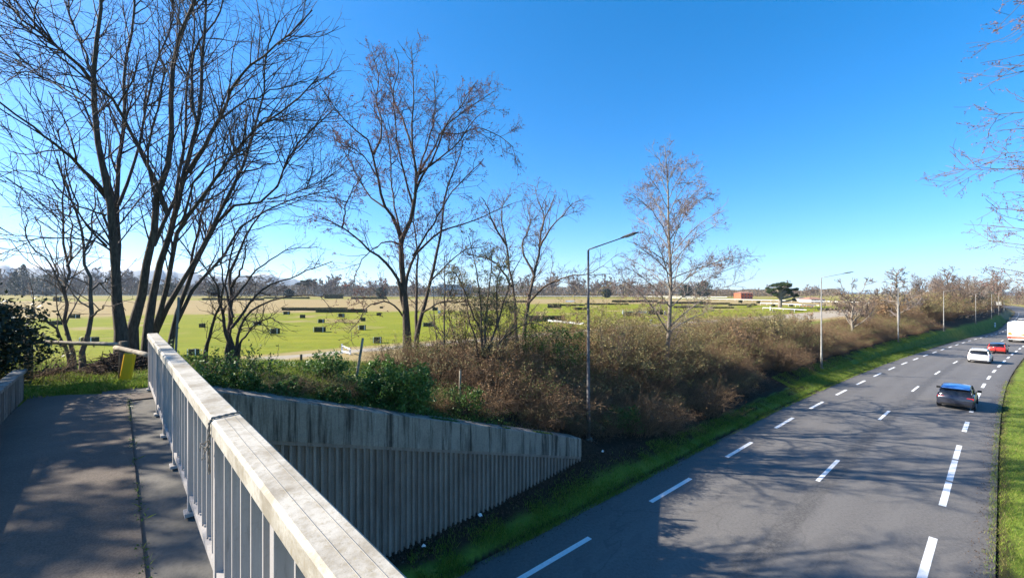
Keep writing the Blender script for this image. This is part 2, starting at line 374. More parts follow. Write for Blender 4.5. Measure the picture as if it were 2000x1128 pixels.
# ------------------------------------------------------------------ ground sheet
def build_ground():
    az = np.radians(np.concatenate([np.arange(-76, 70, .22), np.arange(70, 284, 4)]))
    rad = np.concatenate([[.05], np.geomspace(.8, 120, 400), np.geomspace(122, 5000, 150)])
    A, Q = np.meshgrid(az, rad); x = Q*np.sin(A); y = Q*np.cos(A)
    z = terrain(x, y).reshape(x.shape)
    V = np.stack([x.ravel(), y.ravel(), z.ravel()], 1); na = len(az); nr = len(rad)
    i = np.arange(nr-1)[:, None]*na; j = np.arange(na)[None, :]; j2 = (j+1) % na
    Fq = np.stack([i+j, i+j2, i+na+j2, i+na+j], -1).reshape(-1, 4)
    me = npmesh('ground', V, Fq, 4)
    T, X = inv(V[:, 0], V[:, 1]); xx, yy = V[:, 0], V[:, 1]
    def sm(v, a, b): u = np.clip((v-a)/(b-a), 0, 1); return u*u*(3-2*u)
    wob = 9*(vnoise(xx, yy, 14, 2)-.5)+5*(vnoise(xx, yy, 4, 4)-.5)
    px = CX+F*xx/np.maximum(yy, 1)
    dist = np.hypot(xx, yy)
    z0 = np.where(px < 980, 145, 225)+wob*1.2
    tan = sm(dist, z0-6, z0+10)*(1-sm(dist, 330+wob*4, 380+wob*4)*.75)*(yy > 0)
    tan = np.maximum(tan, sm(dist, 350, 460)*.6)
    tan = np.maximum(tan, .75*sm(vnoise(xx, yy, 9, 6)+.4*vnoise(xx, yy, 3, 7), .92, 1.1)*(X < -45)*sm(dist, 60, 100))
    dirt = sm(X, -43.2, -42.6)*(1-sm(X, -31+.3*wob, -28+.3*wob)); tan = np.maximum(tan, dirt)
    edge = sm(X, -47.5+.1*wob, -46.5+.1*wob)*(1-sm(X, -45.4, -45)); tan = np.maximum(tan, edge*.9)
    trk = sm(X, -45.3, -45.0)*(1-sm(X, -42.8, -42.4))
    widen = sm(T, 95, 125)*(T < 330); trk = np.maximum(trk, widen*sm(X, -46.5, -45.5)*(1-sm(X, -34, -32)))
    # loop of pale track far off on the left
    bank = sm(X, -30, -26)*(1-sm(X, -10.8, -10.4))
    wn_ = vnoise(xx, yy, 1.6, 9)+.5*vnoise(xx, yy, .6, 10)
    litter = sm(X, -27, -20)*(1-sm(X, np.interp(T, [36, 50], [-10.95, -12.2])-.3*(wn_-.7), np.interp(T, [36, 50], [-10.8, -11.7])-.3*(wn_-.7)))
    strip = sm(X, -16.5, -15)*0
    grassy = (1-sm(T, 4, 9))*sm(X, -19, -16.5)
    litter = litter*(1-grassy*np.clip(1.35-.55*wn_*1.3, 0, 1))
    foot = sm(X, -11.2, -10.9)*(1-sm(X, -10.35+.35*(wn_-.7), -9.95+.35*(wn_-.7)))*(1-sm(T, 16, 30)*.8)
    litter = np.maximum(litter*((T > .4) | (X < -11.4)), foot*(T > .4))
    rag = wn_-.75
    litter = np.maximum(litter, (1-sm(np.abs(X+9.55)+.25*rag, .08, .28))*(T > .4))
    litter = np.maximum(litter, .8*(1-sm(np.abs(X+.05)+.3*rag, .05, .25)))
    litter = np.maximum(litter, ((X > -9.7) & (X < -.1))*1.)
    lush = np.maximum(sm(X, -32, -27), (X > -12)*1.)
    n = len(V)
    for nm, cols in (('mask', (tan, litter, trk)), ('lush', (lush, lush, lush))):
        at_ = me.color_attributes.new(nm, 'FLOAT_COLOR', 'POINT')
        buf = np.ones((n, 4), np.float32)
        for k in range(3): buf[:, k] = cols[k]
        at_.data.foreach_set('color', buf.ravel())
    o = link('ground', me, M['ground'], None, True); tag(o, kind='structure')
build_ground()

# ------------------------------------------------------------------ road and its markings
def strip(name, ts, Xa, Xb, nx, dz, m):
    ts = np.asarray(ts); xs = np.linspace(Xa, Xb, nx)
    Tm, Xm = np.meshgrid(ts, xs, indexing='ij'); x, y = rp(Tm.ravel(), 0*Tm.ravel())
    x, y = rp(Tm.ravel(), Xm.ravel()); z = zroad(Tm.ravel())+dz
    n = nx; i = np.arange(len(ts)-1)[:, None]*n; j = np.arange(n-1)[None, :]
    Fq = np.stack([i+j, i+j+1, i+n+j+1, i+n+j], -1).reshape(-1, 4)
    me = npmesh(name, np.stack([x, y, z], 1), Fq[:, ::-1], 4)
    uv = me.uv_layers.new(name='UVMap'); li = np.empty(len(me.loops), np.int32); me.loops.foreach_get('vertex_index', li)
    uv.data.foreach_set('uv', np.stack([Tm.ravel()[li], Xm.ravel()[li]], 1).astype(np.float32).ravel())
    o = link(name, me, m, None, True); return tag(o, kind='structure')
strip('road', np.concatenate([np.arange(-50, 120, .5), np.arange(120, 455, 2)]), -9.55, -.16, 24, 0., M['road'])
def markings(name, dashes, X, w):
    V = []; Fc = []
    for a, b in dashes:
        for t in np.linspace(a, b, 4):
            for s in (-w/2, w/2):
                x, y = rp(t, X+s); V.append((float(x), float(y), float(zroad(t))+.006))
        k = len(V)-8
        for q in range(3): Fc.append((k+2*q, k+2*q+1, k+2*q+3, k+2*q+2))
    me = npmesh(name, np.array(V), np.array(Fc), 4); o = link(name, me, M['marking']); tag(o, kind='structure')
markings('lane_marking', [(a, a+3.0) for a in np.arange(.6, 300, 6.45)], -8.29, .17)
markings('lane_marking', [(a, a+3.3) for a in np.arange(7.3, 320, 12.93)], -4.86, .15)
markings('lane_marking', [(15.4-3.1, 18.3), (21.3, 24.2), (24.4, 27.6), (27.8, 30.5)]+[(a, a+3.0) for a in np.arange(34, 300, 6.42)]+[(2, 9)], -1.42, .19)

# ------------------------------------------------------------------ bridge, railing, wing wall
PH = R(-43.9); D = Vector((math.sin(PH), math.cos(PH), 0)); N = Vector((math.cos(PH), -math.sin(PH), 0)); UP = Vector((0, 0, 1))
DECK = 5.9
def bp(u, n, z=DECK): v = D*u+N*n; return Vector((v.x, v.y, z))
br = thing('footbridge', 'narrow concrete footbridge with worn asphalt walkway crossing over the road', 'footbridge', (0, 0, DECK))
b = MB(); b.prism([N*-1.25+UP*-.75, N*.74+UP*-.75, N*.74+UP*-.02, N*-1.25+UP*-.02], bp(-14, 0), bp(9.75, 0)); b.build('deck_slab', M['conc_deck'], br, off=(0, 0, DECK))
b = MB(); q = [bp(-14, -1.1, DECK+.004), bp(-14, .12, DECK+.004), bp(9.0, .12, DECK+.004), Vector((-5.45, 7.08, DECK+.004)), Vector((-6.6, 7.0, DECK+.004)), Vector((-8.05, 6.86, DECK+.004)), bp(9, -1.1, DECK+.004)]
b.raw(q+[v-UP*.022 for v in q], [tuple(range(7))]+[(i, i+7, (i+1) % 7+7, (i+1) % 7) for i in range(7)]); b.build('walkway', M['path'], br, off=(0, 0, DECK))
# apron slab where the bridge meets the bank
b = MB(); b.box(bp(10.15, .25, DECK-.12), (.8, .9, .2), axes=(D, N, UP)); b.build('apron_slab', M['conc_deck'], br, off=(0, 0, DECK))
ap = MB(); ap.box((0,0,0), (.1,.1,.1))
low = thing('parapet_wall', 'low ribbed concrete wall along the left side of the footbridge walkway', 'wall', bp(9.7, -1.12))
b = MB(); o_ = low.location
b.box(bp(7.4, -1.17, DECK+.2), (6.0, .08, .44), axes=(D, N, UP))
for u in np.arange(4.45, 10.38, .11): b.box(bp(u, -1.12, DECK+.205), (.06, .035, .43), axes=(D, N, UP))
b.build('ribbed_panel', M['conc_low'], low, off=o_)
b = MB(); b.box(bp(7.4, -1.15, DECK+.445), (6.05, .15, .05), axes=(D, N, UP)); b.build('coping', M['conc_low'], low, off=o_, bevel=.01)

RN0, RN1 = .375, .525; RC = (RN0+RN1)/2
ra = thing('bridge_railing', 'weathered white bridge railing with broad flat handrail and upright bars', 'railing', bp(0, RC))
o_ = ra.location
b = MB(); U0, U1 = -3.5, 9.75
zc = DECK+1.0
prof = [N*(RN0-RC)+UP*-.085, N*(RN0-RC)+UP*-.014, N*(RN0-RC+.014), N*(RN1-RC-.014), N*(RN1-RC)+UP*-.014, N*(RN1-RC)+UP*-.085]
b.prism(prof, bp(U0, RC, zc), bp(U1, RC, zc)); b.build('handrail', M['rail'], ra, off=o_)
b = MB(); b.box(bp((U0+U1)/2, RC, DECK+.13), (U1-U0, .11, .045), axes=(D, N, UP)); b.build('bottom_rail', M['baluster'], ra, off=o_)
ub = 2.03/.721
posts = [ub+1.2*k for k in range(-5, 6)]
for up in posts:
    if up > U1 or up < U0: continue
    if up+1.2 > U1: up_ = U1-.04
    else: up_ = up
    p = MB(); p.box(bp(up_, RC, DECK+.475), (.055, .125, .885), axes=(D, N, UP)); p.box(bp(up_, RC, DECK+.012), (.11, .17, .03), axes=(D, N, UP)); p.build('post', M['baluster'], ra, off=o_, bevel=.004)
    for k in range(1, 6):
        uu = up+.2*k
        if uu > U1-.06: break
        q = MB(); q.box(bp(uu, RC, DECK+.5335), (.016, .09, .762), axes=(D, N, UP)); q.box(bp(uu, RC, DECK+.1585), (.07, .075, .012), axes=(D, N, UP)); q.build('bar', M['baluster'], ra, off=o_)
# cord tied round the handrail, with two thin wires running along it
rope = noisy('cord_fibre', (.16,.14,.12), (.30,.27,.23), 60, .95, bump=.5)
cd_ = MB(); pts1 = []
for n_, z_ in ((RN0-.008, -.30), (RN0-.010, -.2), (RN0-.010, -.1), (RN0-.009, -.02), (RN0+.006, .007), (RC, .008), (RN1-.01, .008), (RN1+.009, -.02), (RN1+.009, -.09), (RC, -.096), (RN0-.009, -.092)):
    pts1.append(bp(ub+.01*math.sin(9*n_)+.04*(n_-RN0)/.15, n_, zc+z_))
for k in range(2):
    tw = []
    for i in range(len(pts1)-1):
        for s in range(6):
            p = pts1[i].lerp(pts1[i+1], s/6); a = (i*6+s)*1.1+k*math.pi
            tw.append(p+D*.0035*math.cos(a)+UP*.0035*math.sin(a)*(1 if 4 <= i <= 6 else .2)+N*.003*math.sin(a)*(-1))
    cd_.tube(tw, .0045, 6)
for k in range(7):
    a0 = bp(ub+random.uniform(-.015, .015), RN0-.012, zc-.10-random.uniform(0, .05)); p = [a0]
    for s in range(4): p.append(p[-1]+D*random.uniform(-.02, .02)-N*random.uniform(-.006, .018)-UP*random.uniform(-.006, .03))
    cd_.tube(p, .003, 5)
tc = cd_.build('tied_cord', rope, None); tag(tc, 'grey twisted cord tied around the white handrail', 'cord')
for nn, lab in ((RN0+.055, 'thin wire along the handrail top, the one nearer the walkway'), (RN1-.045, 'thin wire along the handrail top, the one nearer the road')):
    w = MB(); w.tube([bp(ub-.02, nn, zc+.004)]+[bp(ub-.3*k, nn+random.uniform(-.002, .002), zc+.0025) for k in range(1, 18)], .0009, 5); tag(w.build('thin_wire', M['galv']), lab, 'wire')
# litter scraps on the walkway
for i, (u_, n_, sz, lab) in enumerate(((2.92, .21, .05, 'crumpled white paper scrap lying beside the foot of the railing'), (2.75, .20, .03, 'small folded scrap of paper on the walkway near the railing'))):
    v = []; k = 7
    for j in range(k):
        a = j*2*math.pi/k; rr_ = sz*random.uniform(.6, 1.2); v.append(bp(u_, n_, DECK+.006+random.uniform(0, .02))+D*rr_*math.cos(a)*1.6+N*rr_*math.sin(a)*.7)
    s_ = MB(); s_.raw([bp(u_, n_, DECK+.022)]+v+[x-UP*.003 for x in v], [(0, j+1, (j+1) % k+1) for j in range(k)]+[(j+1, j+1+k, (j+1) % k+1+k, (j+1) % k+1) for j in range(k)]); tag(s_.build('paper_scrap', M['white_paint']), lab, 'paper scrap')

# wing wall with ribs (runs parallel to the road, top falls away from the bridge)
def wing_wall():
    x0, y0 = rp(.5, WALL_X); ww = thing('retaining_wall', 'stained concrete retaining wall with vertical ribs sloping down beside the road', 'wall', (float(x0), float(y0), 0))
    o_ = ww.location
    t0, t1 = -6.0, 12.6
    def band_bot(t): return wall_top(t)-np.interp(t, [.7, 12.6], [1.0, .72])
    ts = np.concatenate([np.arange(t0, .1, .4), [.1, .3], np.arange(.5, 12.61, .2)])
    def sheet(nm, ts, prof, m):
        # prof(t) -> list of (X, z); closed ring swept along t
        V = []; Fc = []
        for t in ts:
            pr = prof(t)
            for X, z in pr:
                x, y = rp(t, X); V.append((float(x)-o_[0], float(y)-o_[1], float(z)-o_[2]))
        k = len(pr)
        for i in range(len(ts)-1):
            for j in range(k): Fc.append((i*k+j, i*k+(j+1) % k, (i+1)*k+(j+1) % k, (i+1)*k+j))
        Fc.append(tuple(range(k))); n0 = (len(ts)-1)*k; Fc.append(tuple(n0+j for j in range(k))[::-1])
        mb = MB(); mb.v = V; mb.f = Fc; return mb.build(nm, m, ww)
    sheet('top_band', ts, lambda t: [(WALL_X+.02, band_bot(t)), (WALL_X+.02, wall_top(t)-.03), (WALL_X-.01, wall_top(t)), (WALL_X-.62, wall_top(t)), (WALL_X-.62, band_bot(t))], M['conc_band'])
    sheet('joint_strip', ts, lambda t: [(WALL_X+.0, band_bot(t)-.09), (WALL_X+.0, band_bot(t)-.002), (WALL_X-.2, band_bot(t)-.002), (WALL_X-.2, band_bot(t)-.09)], M['conc_rib'])
    per = .175; V = []; Fc = []
    prof = [(0, -.06), (.055, -.06), (.075, 0.01), (.135, 0.01), (.155, -.06)]
    tt = []
    for k in range(int((12.75-t0)/per)):
        for a, o in prof:
            t = t0+k*per+a
            if t < 12.55: tt.append((t, o))
    for t, o in tt:
        for z in (-.1, float(band_bot(t))-.092):
            x, y = rp(t, WALL_X+o-.03); V.append((float(x)-o_[0], float(y)-o_[1], max(z, -.1)))
    for i in range(len(tt)-1): Fc.append((2*i, 2*i+2, 2*i+3, 2*i+1))
    mb = MB(); mb.v = V; mb.f = Fc
    # backing
    n = len(mb.v)
    for t in (t0, 12.55):
        for z in (-.1, 5.0 if t < 0 else 1.0):
            x, y = rp(t, WALL_X-.25); mb.v.append((float(x)-o_[0], float(y)-o_[1], min(z, float(band_bot(t))-.1)))
    mb.f.append((n, n+1, n+3, n+2)); mb.build('ribbed_panel', M['conc_rib'], ww)
    # moss on the coping
    mo = []
    for k in range(5000):
        t = rng.uniform(1, 11); X = WALL_X-.04-abs(rng.normal(-.03, .12)); 
        if vnoise(t, 0, .8, 3) < .45: continue
        x, y = rp(t, X); mo.append((float(x), float(y), float(wall_top(t))+.01))
    V, Fq = leaf_quads(np.array(mo), .03, .4); tag(link('moss', npmesh('moss', V-np.array(o_), Fq, 4), M['ivy'], ww), kind='stuff')

# ------------------------------------------------------------------ vegetation generators
def unit(v): return v/np.maximum(np.linalg.norm(v, axis=-1, keepdims=True), 1e-9)
def leaf_quads(P, size, flat=0., aspect=.6, r=None):
    r = r or rng; n = len(P); a = unit(r.normal(size=(n, 3))); 
    if flat: a[:, 2] *= (1-flat); a = unit(a)
    b = unit(np.cross(a, r.normal(size=(n, 3)))); s = size*r.uniform(.55, 1.35, (n, 1))
    a = a*s; b = b*s*aspect
    V = np.stack([P-a, P-b*.9, P+a, P+b*.9], 1).reshape(-1, 3)
    return V, np.arange(4*n).reshape(-1, 4)
def tubes(P, Rr, sides):
    n, s, _ = P.shape; T = np.empty_like(P); T[:, 1:-1] = P[:, 2:]-P[:, :-2]; T[:, 0] = P[:, 1]-P[:, 0]; T[:, -1] = P[:, -1]-P[:, -2]; T = unit(T)
    ref = np.where(np.abs(T[:, :1, 2:3]) < .8, np.array([0, 0, 1.]), np.array([1., 0, 0])); a = unit(np.cross(T, ref)); b = np.cross(T, a)
    an = 2*np.pi*np.arange(sides)/sides
    V = P[:, :, None]+Rr[:, :, None, None]*(a[:, :, None]*np.cos(an)[:, None]+b[:, :, None]*np.sin(an)[:, None])
    i = (np.arange(n)*s*sides)[:, None, None]+(np.arange(s-1)*sides)[None, :, None]; k = np.arange(sides)[None, None]; k2 = (k+1) % sides
    Fq = np.stack([i+k, i+k2, i+sides+k2, i+sides+k], -1).reshape(-1, 4)
    return V.reshape(-1, 3), Fq
def join(parts):
    V = []; Fq = []; c = 0
    for v, f in parts:
        if len(v) == 0: continue
        V.append(v); Fq.append(f+c); c += len(v)
    return np.concatenate(V), np.concatenate(Fq)
def grow(P, Rr, per_m, L, ang, segs, wob, trop, r0, rmin, srange=(.2, 1.), lfall=.5, r=None, lmode='abs', flat=0.):
    """children of every polyline in P: returns (P2, R2)"""
    r = r or rng; n, s, _ = P.shape
    seg = np.linalg.norm(np.diff(P, axis=1), axis=2); ln = seg.sum(1)
    cnt = r.poisson(np.maximum(per_m*ln*(srange[1]-srange[0]), .01)); idx = np.repeat(np.arange(n), cnt); m = len(idx)
    if m == 0: return np.zeros((0, segs+1, 3)), np.zeros((0, segs+1))
    u = r.uniform(srange[0], srange[1], m); fpos = u*(s-1); k = np.minimum(fpos.astype(int), s-2); fr = (fpos-k)[:, None]
    p0 = P[idx, k]*(1-fr)+P[idx, k+1]*fr; rp_ = Rr[idx, k]*(1-fr[:, 0])+Rr[idx, k+1]*fr[:, 0]; t = unit(P[idx, k+1]-P[idx, k])
    pr = r.normal(size=(m, 3)); pr[:, 2] *= (1-flat); pr = unit(pr-(pr*t).sum(1, keepdims=True)*t)
    a = np.radians(r.normal(ang, ang*.22, m))[:, None]; d = unit(t*np.cos(a)+pr*np.sin(a))
    base = L if lmode == 'abs' else L*ln[idx]
    ll = base*r.uniform(.55, 1.25, m)*(1-lfall*u)
    Q = np.empty((m, segs+1, 3)); Q[:, 0] = p0; step = (ll/segs)[:, None]
    for i in range(segs):
        d = unit(d+r.normal(size=(m, 3))*wob+np.array([0, 0, trop])); Q[:, i+1] = Q[:, i]+d*step
    st = np.minimum(rp_*.7, r0*r.uniform(.7, 1.2, m)*(1-.4*u)); st = np.maximum(st, rmin*1.1)
    R2 = st[:, None]*(1-np.linspace(0, 1, segs+1)[None]**.9)+rmin*np.linspace(0, 1, segs+1)[None]
    return Q, R2
def smooth_poly(pts, rr, n, r, jit=0.):
    pts = np.array([list(p) for p in pts], float); rr = np.array(rr, float); k = len(pts)
    L = np.concatenate([[0], np.cumsum(np.linalg.norm(np.diff(pts, axis=0), axis=1))]); L /= L[-1]
    m = np.gradient(pts, L, axis=0) if k > 2 else np.repeat((pts[1:]-pts[:1]), k, 0)
    u = np.linspace(0, 1, n); i = np.clip(np.searchsorted(L, u, 'right')-1, 0, k-2); h = (L[i+1]-L[i])[:, None]; s = ((u-L[i])/(L[i+1]-L[i]))[:, None]
    Q = (2*s**3-3*s**2+1)*pts[i]+(s**3-2*s**2+s)*h*m[i]+(-2*s**3+3*s**2)*pts[i+1]+(s**3-s**2)*h*m[i+1]
    if jit: Q[1:-1] += r.normal(size=(n-2, 3))*jit
    return Q, np.interp(u, L, rr)
def limb_px(spec, n=14, r=None, jit=.02):
    """spec: (points [(px,py)...], r0 px, r1 px, depth0, depth1): a limb seen at those pixels, set at its own depth"""
    pts, a, b, d0, d1 = spec; k = len(pts)
    ds = [d0+(d1-d0)*1.9*(i/(k-1))**1.2 for i in range(k)]; P = [at(x, y, d) for (x, y), d in zip(pts, ds)]
    rr = [.66*(a+(b-a)*(i/(k-1))**.65)*d/F for i, d in enumerate(ds)]
    if P[-1].x < 1e9: pass
    return smooth_poly(P, rr, n, r or rng, jit)
def finish_tree(name, label, cat, base, limbs, levels, trunk_m, twig_m, group=None, buds=None, thin=None, seed=1, sides=(8, 5, 4, 3)):
    """limbs: list of (P,R); levels: list of dict for grow()"""
    r = np.random.default_rng(seed); tr = thing(name, label, cat, base, 0, group); b0 = np.array(base)
    P = np.stack([l[0] for l in limbs]); Rr = np.stack([l[1] for l in limbs])
    V, Fq = tubes(P, Rr, sides[0]); link('trunk', npmesh('trunk', V-b0, Fq, 4), trunk_m, tr, True)
    parts = []; cur = (P, Rr); allp = []
    for i, lv in enumerate(levels):
        lv = dict(lv); both = lv.pop('both', False)
        nxt = grow(cur[0], cur[1], r=r, **lv)
        if both and allp:
            n2 = grow(allp[-1][0], allp[-1][1], r=r, **lv)
        parts.append(tubes(nxt[0], nxt[1], sides[min(i+1, 3)])); allp.append(cur); cur = nxt
    V, Fq = join(parts); V = V-b0
    V[:, 2] = np.maximum(V[:, 2], -.2)
    link('crown', npmesh('crown', V, Fq, 4), twig_m, tr)
    if buds:
        n_, size, m = buds; tips = cur[0].reshape(-1, 3); pick = r.choice(len(tips), min(n_, len(tips)), replace=False)
        c = np.repeat(tips[pick], 3, 0)+r.normal(size=(3*len(pick), 3))*size*1.2
        V, Fq = leaf_quads(c, size, r=r); tag(link('buds', npmesh('buds', V-b0, Fq, 4), m, tr), kind='stuff')
    return tr
def copy_tree(o, loc, rz=0., sc=1., label=None, group=None):
    c = o.copy(); COL.objects.link(c); c.location = loc; c.rotation_euler = (0, 0, rz); c.scale = (sc, sc, sc) if not isinstance(sc, tuple) else sc
    if label: c['label'] = label
    if group: c['group'] = group
    for ch in o.children:
        d = ch.copy(); COL.objects.link(d); d.parent = c
        for g in ch.children:
            e = g.copy(); COL.objects.link(e); e.parent = d
    return c
wing_wall()
TW = .0032
LV_BIG = [dict(per_m=3.8, L=2.5, ang=36, segs=7, wob=.09, trop=.06, r0=.028, rmin=.007, srange=(.26, 1.)),
          dict(per_m=3.8, L=1.0, ang=38, segs=5, wob=.12, trop=.03, r0=.010, rmin=.0048, srange=(.12, 1.)),
          dict(per_m=4.6, L=.44, ang=45, segs=3, wob=.2, trop=.0, r0=.0055, rmin=.003, srange=(.1, 1.))]
# ------------------------------------------------------------------ the near bare trees
def px_tree(name, label, cat, base_px, base_d, limbs_px, levels, tm, wm, group=None, buds=None, seed=1, n=14, jit=.02, extra=None):
    r = np.random.default_rng(seed); b = at(base_px[0], base_px[1], base_d); b.z = tz(b.x, b.y)-.05
    L = [limb_px(s, n, r, jit) for s in limbs_px]
    for (P, Rr), s in zip(L, limbs_px):
        if s[0][0][1] > base_px[1]-30:
            P[0, 2] = min(P[0, 2], tz(P[0, 0], P[0, 1])-.1)
            Rr[0] *= 1.35; Rr[1] *= 1.1
    return finish_tree(name, label, cat, tuple(b), L, levels, tm, wm, group, buds, seed=seed)
G1 = 'tall bare trees behind the wooden fence'
px_tree('bare_tree', 'tall dark bare tree with forked trunks nearest the wooden fence post', 'tree', (245, 705), 10.6, [
    ([(240,708),(232,620),(226,540),(215,400),(192,290),(187,150),(196,40),(190,-120)], 17, 3, 10.6, 10.2),
    ([(226,540),(229,450),(228,395),(240,270),(243,150),(262,20),(255,-120)], 9, 2, 10.6, 11.8),
    ([(206,380),(180,350),(130,300),(80,262),(0,200),(-90,140)], 6, 2, 10.5, 8.6),
    ([(190,170),(150,125),(110,92),(60,50),(10,8),(-60,-60)], 5.5, 2, 10.3, 8.8),
    ([(188,160),(165,100),(140,40),(128,-60)], 4, 1.5, 10.3, 10.8),
    ([(208,480),(170,440),(148,390),(125,310),(115,250)], 3.5, 1.2, 10.6, 9.0),
    ([(228,440),(200,300),(160,200),(80,150),(0,100)], 4, 1.5, 10.8, 12.5),
    ([(230,500),(180,470),(110,462),(50,470),(0,466)], 3, 1.2, 10.5, 9.5),
    ([(232,400),(262,320),(282,240),(296,150),(330,60),(345,-60)], 4.5, 1.6, 10.7, 12.0),
    ([(190,250),(170,190),(120,165),(40,140),(-40,150)], 3.5, 1.2, 10.3, 9.4),
    ([(207,420),(150,400),(80,340),(0,335)], 3, 1.1, 10.3, 9.2),
    ], LV_BIG, M['bark_dark'], M['twig_dark'], G1, seed=11)
px_tree('bare_tree', 'tall dark bare tree with thick leaning trunk crossing others, right of the fence corner', 'tree', (283, 700), 11.4, [
    ([(256,705),(258,640),(278,560),(296,480),(308,385),(330,300),(338,140),(350,70),(392,-30),(400,-120)], 15, 3, 11.3, 11.3),
    ([(328,420),(300,350),(270,286),(238,232),(212,190),(190,168),(130,120),(60,60)], 7, 2, 11.4, 10.2),
    ([(284,700),(295,590),(318,500),(340,425),(366,310),(385,240),(394,150),(400,70),(404,-40)], 12, 2.5, 11.6, 12.2),
    ([(368,337),(396,290),(425,236),(448,185),(462,155),(510,112),(576,58),(610,20)], 7, 1.5, 11.9, 11.2),
    ([(386,240),(374,175),(380,100),(420,40),(450,-40)], 5, 1.5, 12.1, 12.8),
    ([(300,480),(330,420),(352,330),(362,250),(366,160),(380,60),(372,-40)], 6, 1.5, 11.4, 12.7),
    ([(305,390),(290,330),(300,240),(320,160),(312,80)], 4, 1.3, 11.3, 10.4),
    ([(425,236),(450,215),(500,190),(560,170),(600,160)], 3.5, 1.2, 11.7, 12.2),
    ], LV_BIG, M['bark_dark'], M['twig_dark'], G1, seed=12)
px_tree('bare_tree', 'dark bare tree leaning far right with one long sweeping limb', 'tree', (298, 706), 12.2, [
    ([(297,704),(302,640),(314,600),(330,530),(352,440),(384,400),(425,341),(468,282),(501,250),(563,208),(598,182),(622,150)], 9, 1.6, 12.2, 11.5),
    ([(303,650),(330,590),(350,560),(386,500),(435,399),(468,340),(482,292),(497,246),(515,190),(520,110),(545,40)], 8.5, 1.6, 12.3, 12.7),
    ([(352,440),(372,380),(400,330),(450,300),(520,290)], 4, 1.2, 12.1, 10.8),
    ([(470,338),(500,330),(548,318),(600,330)], 3, 1.0, 12.5, 13.3),
    ([(501,250),(520,230),(560,235),(620,235)], 2.5, 1.0, 11.8, 12.4),
    ], LV_BIG, M['bark_dark'], M['twig_dark'], G1, seed=13)
px_tree('bare_tree', 'bare tree with two slender trunks slanting right just beyond the far end of the handrail', 'tree', (330, 706), 12.6, [
    ([(326,704),(340,640),(354,600),(372,533),(396,480),(420,440),(470,400),(501,398),(523,388),(559,319),(577,284),(620,246),(650,215)], 8, 1.4, 12.6, 12.8),
    ([(345,630),(380,560),(420,520),(448,478),(474,440),(502,425),(545,400),(600,380),(640,374)], 5.5, 1.2, 12.6, 13.6),
    ([(523,388),(560,380),(600,368),(650,350)], 2.6, 1.0, 12.7, 11.8),
    ([(372,533),(385,460),(400,400),(440,370),(470,330)], 4, 1.2, 12.6, 13.2),
    ], LV_BIG, M['bark_dark'], M['twig_dark'], G1, seed=14)
LV_MED = [dict(per_m=3.2, L=1.5, ang=44, segs=6, wob=.14, trop=.05, r0=.02, rmin=.006, srange=(.2, 1.)),
          dict(per_m=3.6, L=.75, ang=45, segs=4, wob=.18, trop=.02, r0=.009, rmin=.0042, srange=(.12, 1.)),
          dict(per_m=4.2, L=.33, ang=48, segs=3, wob=.2, trop=0., r0=.005, rmin=.003, srange=(.1, 1.))]
G2 = 'slender trees at the left behind the log fence'
px_tree('slender_tree', 'slender reddish-brown tree with a stem leaning left over the log fence', 'tree', (142, 715), 9.9, [
    ([(146,716),(140,690),(130,650),(129,586),(131,520),(124,470),(122,400),(125,330)], 7, 1.5, 9.9, 10.2),
    ([(140,712),(117,655),(92,625),(61,608),(40,600),(10,612)], 5, 1.2, 9.9, 9.3),
    ([(130,590),(110,540),(84,500),(60,480),(52,440),(60,400)], 3, 1., 9.9, 9.6),
    ([(131,520),(140,480),(138,420),(150,360)], 3.5, 1.1, 10, 10.6),
    ([(128,560),(112,530),(86,470),(70,420)], 2.6, 1, 9.9, 10.5)], LV_MED, M['bark_brown'], M['twig_brown'], G2, seed=21)
px_tree('slender_tree', 'slender brown tree with a single curving trunk behind the log fence', 'tree', (162, 720), 9.7, [
    ([(163,720),(164,690),(174,629),(176,565),(167,520),(166,480),(152,420),(128,360),(112,310)], 8, 1.5, 9.7, 10.2),
    ([(176,622),(196,604),(214,597),(222,600)], 3, .9, 9.7, 9.5),
    ([(178,566),(198,550),(216,543),(240,546)], 3, .9, 9.7, 10.3),
    ([(166,490),(180,440),(186,380),(178,330)], 3, 1, 9.8, 10.6)], LV_MED, M['bark_brown'], M['twig_brown'], G2, seed=22)
LV_SHRUB = [dict(per_m=4.5, L=1.0, ang=46, segs=6, wob=.2, trop=.03, r0=.016, rmin=.005, srange=(.15, 1.)),
            dict(per_m=5.5, L=.55, ang=50, segs=4, wob=.22, trop=.0, r0=.008, rmin=.004, srange=(.1, 1.)),
            dict(per_m=4.0, L=.28, ang=50, segs=3, wob=.22, trop=0., r0=.0045, rmin=.003, srange=(.1, 1.))]
